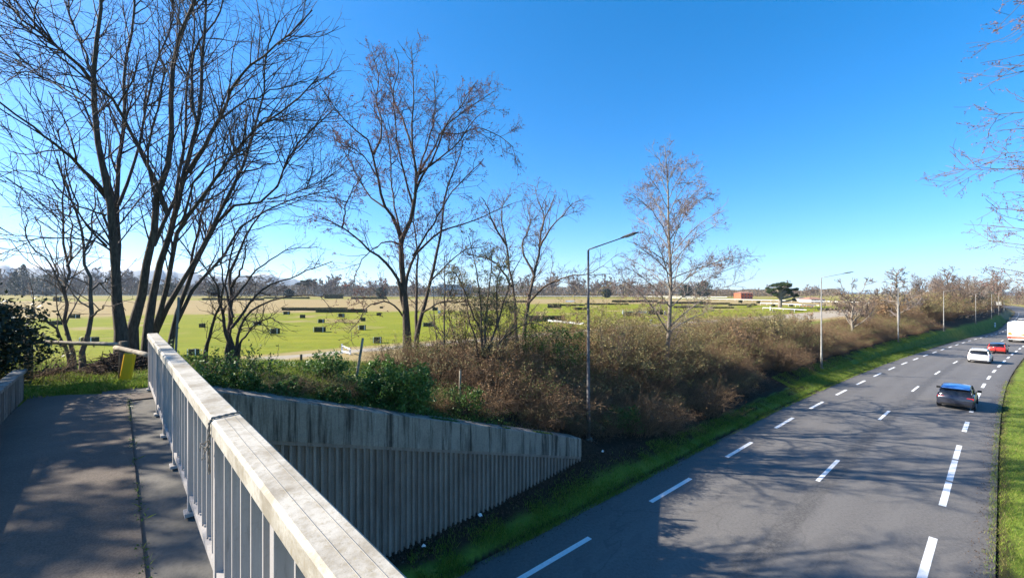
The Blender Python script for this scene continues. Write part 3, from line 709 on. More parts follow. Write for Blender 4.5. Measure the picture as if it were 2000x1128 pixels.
px_tree('thorn_tree', 'dense twiggy dark thorn tree with many crooked stems right of the handrail end', 'tree', (440, 700), 12.8, [
    ([(399,702),(408,660),(420,620),(432,590),(436,545),(430,510)], 6, 1.6, 12.8, 12.2),
    ([(452,704),(450,640),(452,590),(450,533),(464,500),(490,440),(520,400)], 9, 1.6, 12.9, 13.4),
    ([(448,700),(440,640),(430,590),(420,550),(400,520),(380,500)], 6, 1.3, 12.9, 12.2),
    ([(458,700),(470,640),(500,600),(540,585),(590,575),(640,580)], 5, 1.1, 12.9, 12.4),
    ([(452,640),(480,600),(520,560),(560,545),(610,525),(650,510)], 4.5, 1.1, 12.9, 13.6),
    ([(450,590),(480,555),(510,520),(560,490),(620,482)], 4, 1, 13, 13.8),
    ([(455,620),(440,560),(452,500),(458,450),(450,420)], 4, 1.1, 12.9, 13.2),
    ([(462,680),(490,640),(520,622),(545,628)], 3.5, 1, 12.9, 12.3),
    ([(452,560),(470,530),(480,490),(478,440)], 4, 1.1, 13, 12.5)], LV_SHRUB, M['bark_dark'], M['twig_dark'], None, seed=31)

G3 = 'bare trees along the embankment'
px_tree('bare_tree', 'medium bare tree with pinkish seed clusters and several upright stems in the picture centre left', 'tree', (800, 692), 20, [
    ([(797,695),(795,640),(790,575),(785,505),(784,459),(800,430),(808,400),(814,352),(806,300),(803,265),(808,200),(804,100)], 13, 1.2, 20, 19.5),
    ([(784,470),(772,430),(751,401),(738,348),(729,301),(716,270),(695,255),(660,220),(618,153)], 6.5, 1, 20, 18.3),
    ([(729,301),(740,280),(746,237),(735,200),(740,150),(725,100)], 4, 1, 19.3, 20.5),
    ([(813,352),(825,325),(842,300),(862,258),(885,235),(910,215),(940,195),(965,178)], 4, .9, 19.8, 21.3),
    ([(808,405),(792,350),(780,300),(772,240),(768,180),(780,120),(770,95)], 3.6, .9, 19.8, 18.6),
    ([(815,345),(832,290),(846,235),(850,180),(845,140)], 3.4, .9, 19.7, 20.6),
    ([(784,462),(770,400),(764,340),(760,280),(745,230)], 3.4, .9, 20, 21.2),
    ([(820,340),(862,305),(900,272),(925,235),(950,215)], 3.2, .9, 19.8, 18.9),
    ([(806,500),(850,430),(880,380),(915,340),(945,310)], 3.4, .9, 20, 18.7),
    ([(751,405),(720,380),(690,330),(670,290),(650,250)], 3, .9, 19.4, 20.4),
    ([(739,350),(715,310),(690,290),(650,285)], 2.6, .8, 19.2, 18.2),
    ([(810,380),(825,345),(850,300),(868,250),(905,200),(930,160)], 4.5, 1, 19.8, 18.5),
    ([(789,600),(780,555),(760,520),(735,498),(700,470),(668,443),(640,430),(610,418)], 6.5, 1, 20, 18.4),
    ([(668,443),(674,415),(676,395),(690,370),(710,340)], 3, .9, 18.7, 18.2),
    ([(792,565),(806,505),(840,470),(861,452),(890,440),(920,432),(955,418),(1000,398)], 5, 1, 20, 21.5),
    ([(784,480),(760,470),(740,478),(700,520),(690,560)], 3, .9, 20, 18.8),
    ([(794,625),(760,590),(725,595),(700,625),(680,650)], 3, .9, 20, 19),
    ([(804,290),(790,240),(770,200),(760,150),(755,120)], 3.4, .9, 19.6, 20.8),
    ([(862,260),(890,262),(930,250),(985,272),(1003,288)], 2.5, .8, 20.5, 20.0)],
    [dict(per_m=3.4, L=1.8, ang=42, segs=7, wob=.13, trop=.06, r0=.022, rmin=.007, srange=(.22, 1.)),
     dict(per_m=3.8, L=1.0, ang=44, segs=5, wob=.17, trop=.03, r0=.010, rmin=.0055, srange=(.12, 1.)),
     dict(per_m=4.2, L=.45, ang=46, segs=3, wob=.2, trop=.0, r0=.0065, rmin=.004, srange=(.1, 1.))], M['bark_dark'], M['twig_dark'], G3, buds=(5200, .035, M['bud']), seed=41)
px_tree('bare_tree', 'thinner companion trunk slanting right beside the bare tree with pinkish seeds', 'tree', (818, 690), 20.6, [
    ([(812,694),(816,640),(828,600),(842,545),(856,480),(863,440),(870,379),(884,335),(900,300),(905,270)], 8, 1, 20.6, 21),
    ([(812,694),(813,640),(813,590),(814,540),(815,480),(808,440),(812,390)], 6.5, 1.2, 20.6, 21.2),
    ([(840,550),(870,520),(905,490),(950,480)], 3, .9, 20.6, 21.6),
    ([(826,610),(860,590),(900,588),(940,592)], 3, .9, 20.6, 20)],
    [dict(per_m=2.8, L=1.6, ang=44, segs=6, wob=.15, trop=.05, r0=.022, rmin=.007, srange=(.22, 1.)),
     dict(per_m=3.2, L=.8, ang=44, segs=4, wob=.17, trop=.03, r0=.010, rmin=.0055, srange=(.12, 1.)),
     dict(per_m=3.6, L=.38, ang=46, segs=3, wob=.2, trop=.0, r0=.0065, rmin=.004, srange=(.1, 1.))], M['bark_dark'], M['twig_dark'], G3, buds=(500, .035, M['bud']), seed=42)
LV_M20 = [dict(per_m=3.6, L=1.9, ang=42, segs=6, wob=.15, trop=.05, r0=.024, rmin=.008, srange=(.18, 1.)),
          dict(per_m=4.2, L=.95, ang=44, segs=4, wob=.18, trop=.03, r0=.011, rmin=.006, srange=(.12, 1.)),
          dict(per_m=3.4, L=.42, ang=46, segs=3, wob=.2, trop=.0, r0=.007, rmin=.0042, srange=(.1, 1.))]
px_tree('bare_tree', 'pale-barked bare tree with two trunks rising from the brambles left of the first lamp post', 'tree', (1015, 690), 23, [
    ([(1020,700),(1023,666),(1031,594),(1044,533),(1056,480),(1056,450),(1068,415),(1085,380)], 8, 1, 23, 23.5),
    ([(1056,480),(1075,445),(1100,420),(1118,395)], 3.5, .9, 23.2, 22),
    ([(1044,540),(1020,480),(1035,440),(1030,400)], 4, .9, 23.1, 24.5),
    ([(1033,590),(1070,555),(1110,540),(1150,535),(1180,518)], 4, .9, 23, 22),
    ([(1008,700),(1008,640),(1004,580),(996,533),(988,470),(978,428),(985,385)], 7, 1, 23.4, 24),
    ([(990,480),(965,440),(950,400),(940,385)], 3.5, .9, 23.6, 22.4),
    ([(1000,560),(970,515),(935,500),(900,492)], 3.5, .9, 23.4, 22),
    ([(1058,450),(1062,420),(1050,390),(1045,365)], 3, .8, 23.3, 24)], LV_M20, M['bark_brown'], M['twig_brown'], G3, buds=(700, .03, M['bud']), seed=43)
px_tree('multi_stem_shrub', 'tall many-stemmed olive shrub with scattered leaves in front of the pale-barked bare tree', 'shrub', (948, 720), 19.5, [
    ([(944,740),(942,687),(940,620),(936,560),(925,500),(915,460)], 5, 1, 19.5, 19),
    ([(948,740),(955,680),(972,630),(985,590),(1000,540),(1020,500)], 5, 1, 19.5, 20.2),
    ([(950,735),(965,690),(985,655),(1000,640),(1015,600)], 5, 1, 19.5, 18.8),
    ([(940,735),(930,670),(915,620),(905,560),(893,520)], 4, 1, 19.5, 20.3),
    ([(946,700),(950,620),(955,560),(960,520),(958,480)], 4, 1, 19.5, 20.6),
    ([(940,650),(915,590),(900,550),(885,530)], 3, 1, 19.5, 18.6),
    ([(972,640),(970,580),(975,530),(990,500)], 3, 1, 19.7, 19.0),
    ([(986,660),(1010,640),(1040,630),(1060,635)], 3, 1, 19.2, 18.5)], LV_SHRUB, M['bark_brown'], M['twig_brown'], None, buds=(2600, .04, M['bramble_olive']), seed=44)
def small_shrub(name, lab, seed, loc, h, n, m, w, bud, spread=.35):
    r = np.random.default_rng(seed); L = []
    for k in range(n):
        a = r.uniform(0, 6.28); d = np.array([math.cos(a)*spread, math.sin(a)*spread, 1.]); d = unit(d); q = [np.array(loc)+np.array([r.normal(0, .18), r.normal(0, .18), -.15])]; ln = h*r.uniform(.65, 1.1)
        for i in range(9): d = unit(d+r.normal(size=3)*.09+np.array([0, 0, .03])); q.append(q[-1]+d*ln/9)
        L.append((np.array(q), np.linspace(.028, .006, 10)*h/4))
    return finish_tree(name, lab, 'shrub', tuple(loc), L, [dict(per_m=4.2, L=.28*h, ang=36, segs=5, wob=.13, trop=.03, r0=.012, rmin=.0055, srange=(.25, 1.)), dict(per_m=5., L=.13*h, ang=42, segs=3, wob=.18, trop=.02, r0=.007, rmin=.0045, srange=(.1, 1.)), dict(per_m=4., L=.07*h, ang=45, segs=2, wob=.2, trop=0., r0=.005, rmin=.004, srange=(.1, 1.))], m, w, None, bud, seed=seed, sides=(6, 4, 3, 3))
for k, (px_, py_, d_, h_, n_, bm, lab) in enumerate(((905,705,21,4.2,9,'bramble_olive','bushy olive shrub with many thin stems left of the tall many-stemmed shrub'),(968,690,22,4.8,10,'bramble_olive','dense twiggy shrub between the many-stemmed shrub and the pale-barked bare tree'),(1065,690,23.5,3.2,8,'bramble_green','greenish twiggy shrub right of the pale-barked bare tree'),(1195,700,24,4.3,11,'bramble_olive','fan-shaped olive shrub with upright stems just right of the first lamp post'),(1232,690,26,3.6,9,'bramble_russet','brown upright shrub between the first lamp post and the pyramid-shaped tree'),(1345,680,30,3.4,8,'bramble_olive','twiggy olive shrub right of the pyramid-shaped tree trunk'),(1440,670,36,3.6,9,'bramble_russet','brown twiggy shrub standing above the thicket halfway to the second lamp post'),(1500,655,43,4.2,10,'bramble_olive','tall twiggy shrub above the thicket left of the second lamp post'),(1560,650,50,4.0,9,'bramble_russet','reddish twiggy shrub next to the second lamp post'),(1730,640,80,5.2,10,'bramble_russet','tall brown twiggy shrub just left of the third lamp post'),(1790,640,92,6.0,12,'bramble_russet','broad brown bare shrub right of the third lamp post'),(1815,635,100,6.0,12,'bramble_olive','broad olive-brown shrub left of the fourth lamp post'))):
    v = at_ground(px_, py_, d_) if False else at(px_, py_, d_); v.z = tz(v.x, v.y)
    small_shrub('bare_shrub', lab, 320+k, v, h_, n_, M['bark_brown'], M['twig_brown'], (500, .05*max(1, d_/30), M[bm]))
px_tree('sapling', 'thin straight sapling stem between the bare tree with pinkish seeds and the olive shrub', 'tree', (868, 720), 19, [
    ([(868,735),(867,690),(869,600),(868,540),(870,490)], 4, .9, 19, 19.2), ([(860,735),(855,690),(848,620),(846,560)], 3, .8, 19, 19.4),
    ([(868,600),(880,570),(890,540)], 2, .7, 19, 19.2)], LV_MED, M['bark_brown'], M['twig_brown'], None, buds=(120, .04, M['bramble_olive']), seed=45)
# the pyramidal tree behind the first lamp post
al = [([(1299,760),(1302,687),(1308,624),(1311,560),(1308,480),(1306,420),(1304,370),(1301,320),(1298,286)], 9, .9, 28, 28)]
rr = np.random.default_rng(5)
for i, (y0, dx, dy, dd) in enumerate([(640,150,-95,-1),(635,-95,-80,1.5),(600,145,-85,2),(600,-88,-78,-2),(570,120,-70,-2),(565,-100,-65,2),(545,150,-45,1),(540,-70,-60,-1.5),(520,90,-80,2.5),(520,-85,-50,0),(500,105,-90,-2),(490,-65,-65,2),(470,80,-95,0),(468,-60,-80,-2),(450,65,-85,2),(440,-55,-75,1),(420,55,-80,-2),(410,-45,-70,-1),(390,42,-65,1),(380,-35,-60,1),(360,28,-50,-1),(350,-24,-48,0),(575,40,-110,3),(570,-35,-110,-3),(510,30,-110,-3),(500,-25,-100,3),(650,-85,-100,-2),(650,90,-45,2)]):
    x0 = np.interp(y0, [286,370,480,560,624,687], [1298,1304,1308,1311,1308,1302]); 
    al.append(([(x0,y0),(x0+dx*.3,y0+dy*.42),(x0+dx*.65,y0+dy*.78),(x0+dx,y0+dy)], max(.9, 2.4-(687-y0)*.004), .6, 28, 28+dd))
px_tree('alder_tree', 'tall pyramid-shaped bare tree with pale straight trunk behind the first lamp post', 'tree', (1300, 735), 28, al,
    [dict(per_m=3.6, L=1.7, ang=40, segs=6, wob=.14, trop=.05, r0=.016, rmin=.008, srange=(.15, 1.), lfall=.45),
     dict(per_m=4.2, L=.85, ang=44, segs=4, wob=.18, trop=.03, r0=.010, rmin=.006, srange=(.12, 1.)),
     dict(per_m=2.6, L=.4, ang=46, segs=3, wob=.2, trop=.0, r0=.008, rmin=.005, srange=(.1, 1.))], M['bark_pale'], M['twig_pale'], None, buds=(6000, .032, M['bud']), seed=51, n=10)

# tree at the right, its trunk outside the frame, only branch ends reach in
rx, ry = rp(14, 7.5); rx, ry = float(rx), float(ry); rz0 = tz(rx, ry)
def right_tree():
    r = np.random.default_rng(61); L = []
    L.append(smooth_poly([(rx,ry,rz0-.1),(rx+.1,ry,rz0+4),(rx-.2,ry+.2,rz0+9),(rx,ry,rz0+14),(rx+.2,ry,rz0+18)], [.28,.22,.16,.1,.03], 12, r, .03))
    for (x, y, d), z0 in (((1866,331,10.5), 7.5), ((1925,225,10.), 9.5), ((1950,150,9.4), 10.6), ((1925,405,10.6), 6.2), ((1935,440,11.4), 6.0), ((1930,520,11.), 4.8), ((1975,60,9.), 12.), ((1980,10,8.6), 12.5), ((1960,480,12.5), 5.2), ((1992,200,9.6), 10.), ((1985,340,10.2), 7.4), ((1965,375,10.8), 6.8), ((1988,430,10.4), 6.), ((1985,560,11.5), 4.4), ((1955,545,12.), 4.4), ((1990,110,9.), 11.2), ((1945,255,10.4), 8.6), ((1930,470,11.6), 5.4), ((1990,500,10.6), 5.0), ((1955,300,9.8), 8.), ((2150,300,9.), 8.), ((2300,100,9.), 11.)):
        e = at(x, y, d); a = Vector((rx, ry, rz0+z0-1.2)); m1 = a.lerp(e, .35)+Vector((0,0,.6)); m2 = a.lerp(e, .7)+Vector((0,0,.5)); L.append(smooth_poly([a, m1, m2, e], [.07,.04,.02,.006], 12, r, .03))
    for k in range(16):
        a = r.uniform(-.9, 1.9); z0 = r.uniform(5, 15); ln = r.uniform(3, 5.5); b0 = Vector((rx, ry, rz0+z0)); e = b0+Vector((math.cos(a)*ln, math.sin(a)*ln, ln*.5)); 
        L.append(smooth_poly([b0, b0.lerp(e, .5)+Vector((0,0,.2)), e], [.06,.035,.008], 12, r, .03))
    finish_tree('bare_tree', 'bare reddish tree reaching its branch tips into the right edge of the picture', 'tree', (rx, ry, rz0), L,
      [dict(per_m=3.8, L=1.5, ang=38, segs=6, wob=.13, trop=.03, r0=.014, rmin=.005, srange=(.4, 1.)),
       dict(per_m=3.4, L=.7, ang=42, segs=4, wob=.16, trop=.02, r0=.008, rmin=.0035, srange=(.15, 1.)),
       dict(per_m=3.8, L=.3, ang=45, segs=3, wob=.2, trop=.0, r0=.004, rmin=.0025, srange=(.1, 1.))], M['bark_brown'], M['twig_brown'], None, buds=(12000, .018, M['bud_pink']), seed=62)
right_tree()

# ------------------------------------------------------------------ generic bare trees for copies
def auto_tree(h, kind, seed, tm, wm, name, label, cat='tree', loc=(0,0,0), group=None, dens=1., tw=1., buds=None, cr=None):
    r = np.random.default_rng(seed); L = []
    n = 9; tr = []; p = np.array([0., 0, -.1]); d = np.array([0, 0, 1.])
    th = h*(.95 if kind == 'cone' else .62)
    for i in range(n): tr.append(p.copy()); d = unit(d+r.normal(size=3)*.05+np.array([0,0,.05])); p = p+d*th/(n-1)
    L.append((np.array(tr), np.linspace(h*.016, h*.004, n)*min(tw, 1.25))); P0, R0 = L[0]
    nl = int({'cone': 22, 'round': 13, 'oval': 16}[kind]*dens)
    for k in range(nl):
        u = r.uniform(.22, .97); i = u*(n-1); j = min(int(i), n-2); b0 = P0[j]*(1-i+j)+P0[j+1]*(i-j); a = k*2.4+r.uniform(-.4, .4)
        if kind == 'cone': ln = h*.30*(1.05-u)*r.uniform(.8, 1.2)+.03*h; el = r.uniform(.35, .9)
        elif kind == 'oval': ln = h*.34*r.uniform(.7, 1.15); el = r.uniform(.8, 1.25)
        else: ln = h*.42*r.uniform(.7, 1.1); el = r.uniform(.45, 1.15)
        d = np.array([math.cos(a)*math.cos(el), math.sin(a)*math.cos(el), math.sin(el)]); q = [b0]
        for s in range(n-1): d = unit(d+r.normal(size=3)*.09+np.array([0,0,.05])); q.append(q[-1]+d*ln/(n-1))
        rs = max(h*.016*(1-u)*.5, h*.004)*min(tw, 1.3); L.append((np.array(q), np.linspace(rs, min(rs, h*.0012*tw), n)))
    lv = [dict(per_m=22/h*dens, L=.16*h, ang=40, segs=5, wob=.15, trop=.06, r0=.0035*h*tw, rmin=.0012*h*tw, srange=(.2, 1.)),
          dict(per_m=34/h*dens, L=.075*h, ang=42, segs=3, wob=.17, trop=.03, r0=.0018*h*tw, rmin=.0009*h*tw, srange=(.15, 1.)),
          dict(per_m=30/h*dens, L=.04*h, ang=45, segs=2, wob=.2, trop=.0, r0=.0012*h*tw, rmin=.0008*h*tw, srange=(.1, 1.))]
    o = finish_tree(name, label, cat, (0,0,0), L, lv, tm, wm, group, buds, seed=seed, sides=(6, 4, 3, 3)); o.location = loc
    return o

# ------------------------------------------------------------------ bramble thicket
def bramble(name, label, cat, seed, w, d, h, nstem, nleaf, leaf_m, leaf=.05, group=None, stem_r=.006, loc=(0,0,0)):
    r = np.random.default_rng(seed); n = nstem; sg = 7
    a = r.uniform(0, 2*np.pi, n); q = np.sqrt(r.uniform(0, 1, n)); Q = np.empty((n, sg+1, 3))
    Q[:, 0] = np.stack([np.cos(a)*q*w*.42, np.sin(a)*q*d*.42, -.15+0*a], 1)
    b = a+r.normal(0, .7, n); el = r.uniform(.7, 1.5, n); dd = np.stack([np.cos(b)*np.cos(el)*w/h*.7, np.sin(b)*np.cos(el)*d/h*.7, np.sin(el)], 1); dd = unit(dd)
    ln = h*r.uniform(.75, 1.55, n)*(1.05-.35*q)
    for i in range(sg):
        dd = unit(dd+r.normal(size=(n, 3))*.13-np.array([0, 0, .17])*(i/sg+.25)); Q[:, i+1] = Q[:, i]+dd*(ln/sg)[:, None]
    Q[:, :, 2] = np.maximum(Q[:, :, 2], -.15)
    Rr = np.linspace(stem_r*1.3, stem_r*.5, sg+1)[None]*r.uniform(.6, 1.3, (n, 1))
    t2, r2 = grow(Q, Rr, 2.6, .75, 50, 4, .22, -.02, stem_r*.7, stem_r*.4, (.2, 1.), .4, r)
    t3, r3 = grow(t2, r2, 3.0, .35, 50, 2, .22, -.02, stem_r*.5, stem_r*.35, (.2, 1.), .4, r)
    o = thing(name, label, cat, loc, 0, group)
    V, Fq = join([tubes(Q, Rr, 3), tubes(t2, r2, 3), tubes(t3, r3, 3)]); V[:, 2] = np.maximum(V[:, 2], -.2); link('stems', npmesh('stems', V, Fq, 4), M['bramble_stem'], o)
    pool = np.concatenate([t2.reshape(-1, 3), t3.reshape(-1, 3), t3.reshape(-1, 3), Q[:, 3:].reshape(-1, 3)])
    pool = pool[(vnoise(pool[:, 0]*1.+seed, pool[:, 1]+1.7*pool[:, 2], .55, seed) > .50) & (pool[:, 2] > .40*h)]; c = pool[r.integers(0, len(pool), nleaf)]+r.normal(size=(nleaf, 3))*.06; c = c[c[:, 2] > .02]
    V, Fq = leaf_quads(c, leaf, .2, .55, r); tag(link('foliage', npmesh('foliage', V, Fq, 4), leaf_m, o), kind='stuff')
    return o
def leafy(name, label, cat, seed, rad, nclump, nleaf, leaf_m, leaf, loc, group=None, stems=40, stem_m=None, boxy=False, kind=None):
    """evergreen shrub: clumps of leaves through the volume of a lumpy ellipsoid on stems"""
    r = np.random.default_rng(seed); rx_, ry_, rz_ = rad
    C = unit(r.normal(size=(nclump, 3)))*r.uniform(.35, 1., (nclump, 1))**.6
    if boxy: C = r.uniform(-1, 1, (nclump, 3)); C = np.sign(C)*np.abs(C)**.6
    lump = 1+.18*(np.sin(C[:, :1]*5+seed)+np.cos(C[:, 1:2]*4.3+seed*2)); C = C*np.array(rad)*(1 if boxy else lump)+np.array([0, 0, rz_])
    k = r.integers(0, nclump, nleaf); sp = min(rad)*(.13 if not boxy else .06); P = C[k]+r.normal(size=(nleaf, 3))*sp
    if boxy:
        for ax in range(3):
            lo, hi = (-rad[ax], rad[ax]) if ax < 2 else (0, 2*rz_)
            P[:, ax] = np.clip(P[:, ax], lo-leaf*.3, hi+leaf*.3)
    P = P[P[:, 2] > 0]
    o = thing(name, label, cat, loc, 0, group)
    V, Fq = leaf_quads(P, leaf, 0, .55, r); tag(link('foliage', npmesh('foliage', V, Fq, 4), leaf_m, o), kind='stuff')
    if stems:
        n = stems; pick = C[r.integers(0, nclump, n)]; st = np.stack([r.normal(0, .12*rx_, n), r.normal(0, .12*ry_, n), np.full(n, -.15)], 1); u = np.linspace(0, 1, 6)[None, :, None]
        Q = st[:, None]*(1-u)+pick[:, None]*u; Q[:, 1:-1] += r.normal(size=(n, 4, 3))*.04*rx_; Q[:, 1:5, 2] += .1*rz_
        V, Fq = tubes(Q, np.linspace(.016, .004, 6)[None]*np.ones((n, 1))*max(rx_, .5), 4); link('stems', npmesh('stems', V, Fq, 4), stem_m or M['bark_dark'], o)
    return o
def onland(o): o.location.z = tz(o.location.x, o.location.y); return o
protos = []
for i, (lm, w, h) in enumerate((('bramble_olive', 4.6, 3.6), ('bramble_russet', 4.4, 3.4), ('bramble_green', 4.2, 3.4), ('bramble_olive', 5.0, 4.2), ('bramble_russet', 4.8, 4.0), ('bramble_olive', 4.2, 3.2))):
    protos.append(bramble('bramble_bush', 'x', 'bush', 100+i, w, w*.85, h, 330, (9500, 7000, 9000, 10500, 4500, 900)[i], M[lm], .05, None))
lowp = [bramble('bramble_bush', 'x', 'bush', 120+i, 3.4, 2.6, 1.5, 340, 1300, M[lm], .04, None) for i, lm in enumerate(('bramble_russet', 'bramble_green', 'bramble_olive'))]
used = set()
BG = {0: ('olive bramble bush in the thicket on the left bank of the road', 'olive bramble bushes in the thicket'), 1: ('russet brown bramble bush in the thicket on the left bank of the road', 'russet bramble bushes in the thicket'), 2: ('greenish bramble bush in the thicket on the left bank of the road', 'green bramble bushes in the thicket')}
KINDS = [0, 1, 2, 0, 1, 0]
def put(pro, i, x, y, rz, sc, lab, grp):
    o = pro[i]; key = (id(pro), i); loc = (x, y, tz(x, y))
    if key in used: o = copy_tree(o, loc, rz, sc, lab, grp)
    else: used.add(key); o.location = loc; o.rotation_euler = (0, 0, rz); o.scale = (sc, sc, sc) if not isinstance(sc, tuple) else sc; tag(o, lab, None, grp)
    return o
r = np.random.default_rng(77)
LOWL = {0: ('low trailing russet bramble on the shaded slope beside the road verge', 'low russet brambles on the slope'), 1: ('low trailing green bramble on the shaded slope beside the road verge', 'low green brambles on the slope'), 2: ('low trailing olive bramble on the shaded slope beside the road verge', 'low olive brambles on the slope')}
# tall bushes: rows along the bank
t = 12.0
while t < 300:
    step = np.interp(t, [12, 60, 120, 300], [1.9, 2.4, 3.6, 7.])
    rows = (-16.0, -18.6) if t < 30 else (-17.2, -20.0)
    for q, X in enumerate(rows):
        if q == 1 and t < 14: continue
        if r.uniform() < (.16 if q == 0 else .10): continue
        X = X+r.uniform(-.5, .5); x, y = rp(t+r.uniform(-.7, .7), X); i = int(r.choice(6, p=[.22, .20, .16, .16, .14, .12]))
        hf = np.interp(t, [12, 13.3, 17, 21.9, 24, 28, 35, 42, 52, 62, 70, 100, 112, 125, 300], [2.0, 2.3, 2.9, 4.2, 3.9, 2.7, 3.5, 3.8, 3.4, 2.3, 1.7, 1.9, 4.4, 5.6, 6.2])/4.0*r.uniform(.58, 1.16)*(1 if q == 0 else .95)
        l, g = BG[KINDS[i]]; put(protos, i, float(x), float(y), r.uniform(0, 6.28), (max(hf, .8), max(hf, .8), hf), l, g)
    t += step
t = 12.5
while t < 120:
    for X in ((-11.7, -12.6, -13.5, -14.6) if t < 34 else (-13.0, -14.6)):
        x, y = rp(t+r.uniform(-.5, .5), X+r.uniform(-.3, .25)-(.5 if t < 40 else 0)); i = int(r.integers(0, 3)); l, g = LOWL[i]
        put(lowp, i, float(x), float(y), r.uniform(0, 6.28), r.uniform(.8, 1.15)*(1 if X < -13.3 else .62), l, g)
    t += np.interp(t, [12, 120], [1.5, 2.8])
for (tt, X, i, s) in ((8.6,-12.3,0,.55),(9.9,-13.4,0,.8),(11.2,-12.2,2,.55),(11.9,-13.8,1,.9),(10.6,-15.2,0,1.),(8.8,-15.4,2,.9),(12.2,-15.6,0,1.1),(9.6,-17.2,1,1.),(11.6,-17.6,0,1.2),(7.8,-17.0,1,.8),(13.0,-12.4,0,.6),(6.9,-12.4,1,.45),(5.2,-12.2,1,.4),(3.4,-12.1,1,.42),(2.2,-11.9,1,.38)):
    x, y = rp(tt, X); l, g = LOWL[i]; put(lowp, i, float(x), float(y), r.uniform(0, 6.28), s, l, g)
# the round evergreen shrub over the wall and other leafy plants
def at_ground(px, py, d):
    v = at(px, py, d); v.z = tz(v.x, v.y); return v
v = at_ground(782, 790, 12.6); leafy('laurel_shrub', 'rounded glossy green shrub overhanging the top of the stained retaining wall', 'shrub', 201, (1.02, .85, .80), 170, 8500, M['laurel'], .048, tuple(v+Vector((0,0,-.35))))
v = at_ground(640, 740, 13.6); leafy('leafy_shrub', 'loose bright green leafy plant left of the leaning wooden stake', 'shrub', 202, (.75, .6, .5), 60, 1500, M['laurel'], .05, tuple(v+Vector((0,0,-.1))), stems=60)
v = at_ground(745, 735, 15.8); leafy('leafy_shrub', 'low green leafy plant just right of the leaning wooden stake', 'shrub', 203, (.9, .7, .45), 60, 1800, M['laurel'], .05, tuple(v+Vector((0,0,-.1))), stems=40)
v = at_ground(1080, 665, 22.5); leafy('ivy_shrub', 'dark green ivy mass climbing between the brambles left of the first lamp post', 'shrub', 204, (2.0, 1.3, 1.5), 120, 5000, M['ivy'], .06, tuple(v+Vector((0,0,.3))))
v = at_ground(1215, 790, 19.8); leafy('leafy_shrub', 'bluish green leafy shrub at the foot of the slope right of the first lamp post', 'shrub', 205, (1.0, .8, .6), 70, 2200, M['ivy'], .05, tuple(v))
def shoots(name, label, seed, loc, n, h, spread, leaf, lm):
    r = np.random.default_rng(seed); a = r.uniform(0, 6.28, n); d = np.stack([np.cos(a)*.5, np.sin(a)*.5, np.ones(n)], 1)+r.normal(size=(n, 3))*.15; d = unit(d); Q = np.empty((n, 7, 3)); Q[:, 0] = r.normal(size=(n, 3))*np.array([spread, spread, 0])*.4-np.array([0, 0, .1]); ln = h*r.uniform(.6, 1.2, n)
    for i in range(6): d = unit(d+r.normal(size=(n, 3))*.1+np.array([0, 0, .02-.05*i/3])); Q[:, i+1] = Q[:, i]+d*(ln/6)[:, None]
    o = thing(name, label, 'plant', loc); V, Fq = tubes(Q, np.linspace(.009, .004, 7)[None]*np.ones((n, 1)), 4); link('stems', npmesh('stems', V, Fq, 4), M['bramble_stem'], o)
    k = r.integers(0, n, n*26); j = r.uniform(1.5, 5.99, n*26); jj = j.astype(int); f = (j-jj)[:, None]; P = Q[k, jj]*(1-f)+Q[k, np.minimum(jj+1, 6)]*f+r.normal(size=(n*26, 3))*leaf*.9
    V, Fq = leaf_quads(P, leaf, .3, .6, r); tag(link('foliage', npmesh('foliage', V, Fq, 4), lm, o), kind='stuff')
for k, (tt, X, s_, lm, lab) in enumerate(((1.3,-11.65,.34,'ivy','dark leafy clump on the retaining wall top nearest the handrail'),(2.3,-11.7,.33,'laurel','second leafy clump along the retaining wall top from the handrail'),(3.3,-11.7,.33,'ivy','low ivy clump hanging over the wall below the bright grass strip'),(4.3,-12.1,.6,'laurel','leafy green clump over the wall top left of the leaning stake'),(4.6,-11.9,.6,'ivy','dark ivy clump at the foot of the leaning wooden stake'),(7.6,-12.0,.7,'ivy','low ivy clump on the wall top left of the upright pale post'))):
    x, y = rp(tt, X); leafy('leafy_shrub', lab, 'shrub', 240+k, (s_*1.25, s_, s_*.75), 70, 2200, M[lm], .042, (float(x), float(y), tz(x, y)-.08), 'low leafy clumps along the wall top', stems=40)
for k, (px_, py_, d_, s_, lab) in enumerate(((1045,770,17.0,1.0,'tan dead stalk clump on the slope left of the first lamp post'),(1105,735,18.6,1.1,'orange-brown dead stalks just left of the first lamp post'),(1240,745,20.4,1.2,'tan dead stalk clump right of the first lamp post'),(1290,790,21.2,1.0,'brown dead stalks low on the slope below the pyramid-shaped tree'),(1365,745,24.4,1.3,'orange-brown dead stalks right of the pyramid-shaped tree'),(1520,690,36.5,1.6,'reddish dead canes left of the second lamp post'),(1680,680,62,2.2,'tall straw-coloured dead stalks right of the second lamp post'))):
    v = at_ground(px_, py_, d_); ob = bramble('dead_stalks', lab, 'dead plant', 260+k, 2.2*s_, 1.6*s_, 1.5*s_, 300, 700, M['dry_cane'], .035, None, .006*s_, tuple(v)); ob.children[0].data.materials[0] = M['dry_cane']
shoots('bramble_shoots', 'upright leafy green bramble shoots at the foot of the dense thorn tree', 211, tuple(at_ground(435, 712, 11.6)), 26, 1.0, .9, .04, M['laurel'])
shoots('bramble_shoots', 'arching green bramble shoots between the thorn tree and the gravel path', 212, tuple(at_ground(500, 715, 12.2)), 18, 1.05, .7, .04, M['laurel'])
shoots('bramble_shoots', 'leafy shoots sticking up in front of the white barrier on the field path', 213, tuple(at_ground(650, 725, 13.8)), 16, .95, .6, .042, M['laurel'])
shoots('bramble_shoots', 'small green shoots right of the handrail end near the grey pole', 214, tuple(at_ground(375, 705, 10.8)), 14, .85, .5, .04, M['laurel'])
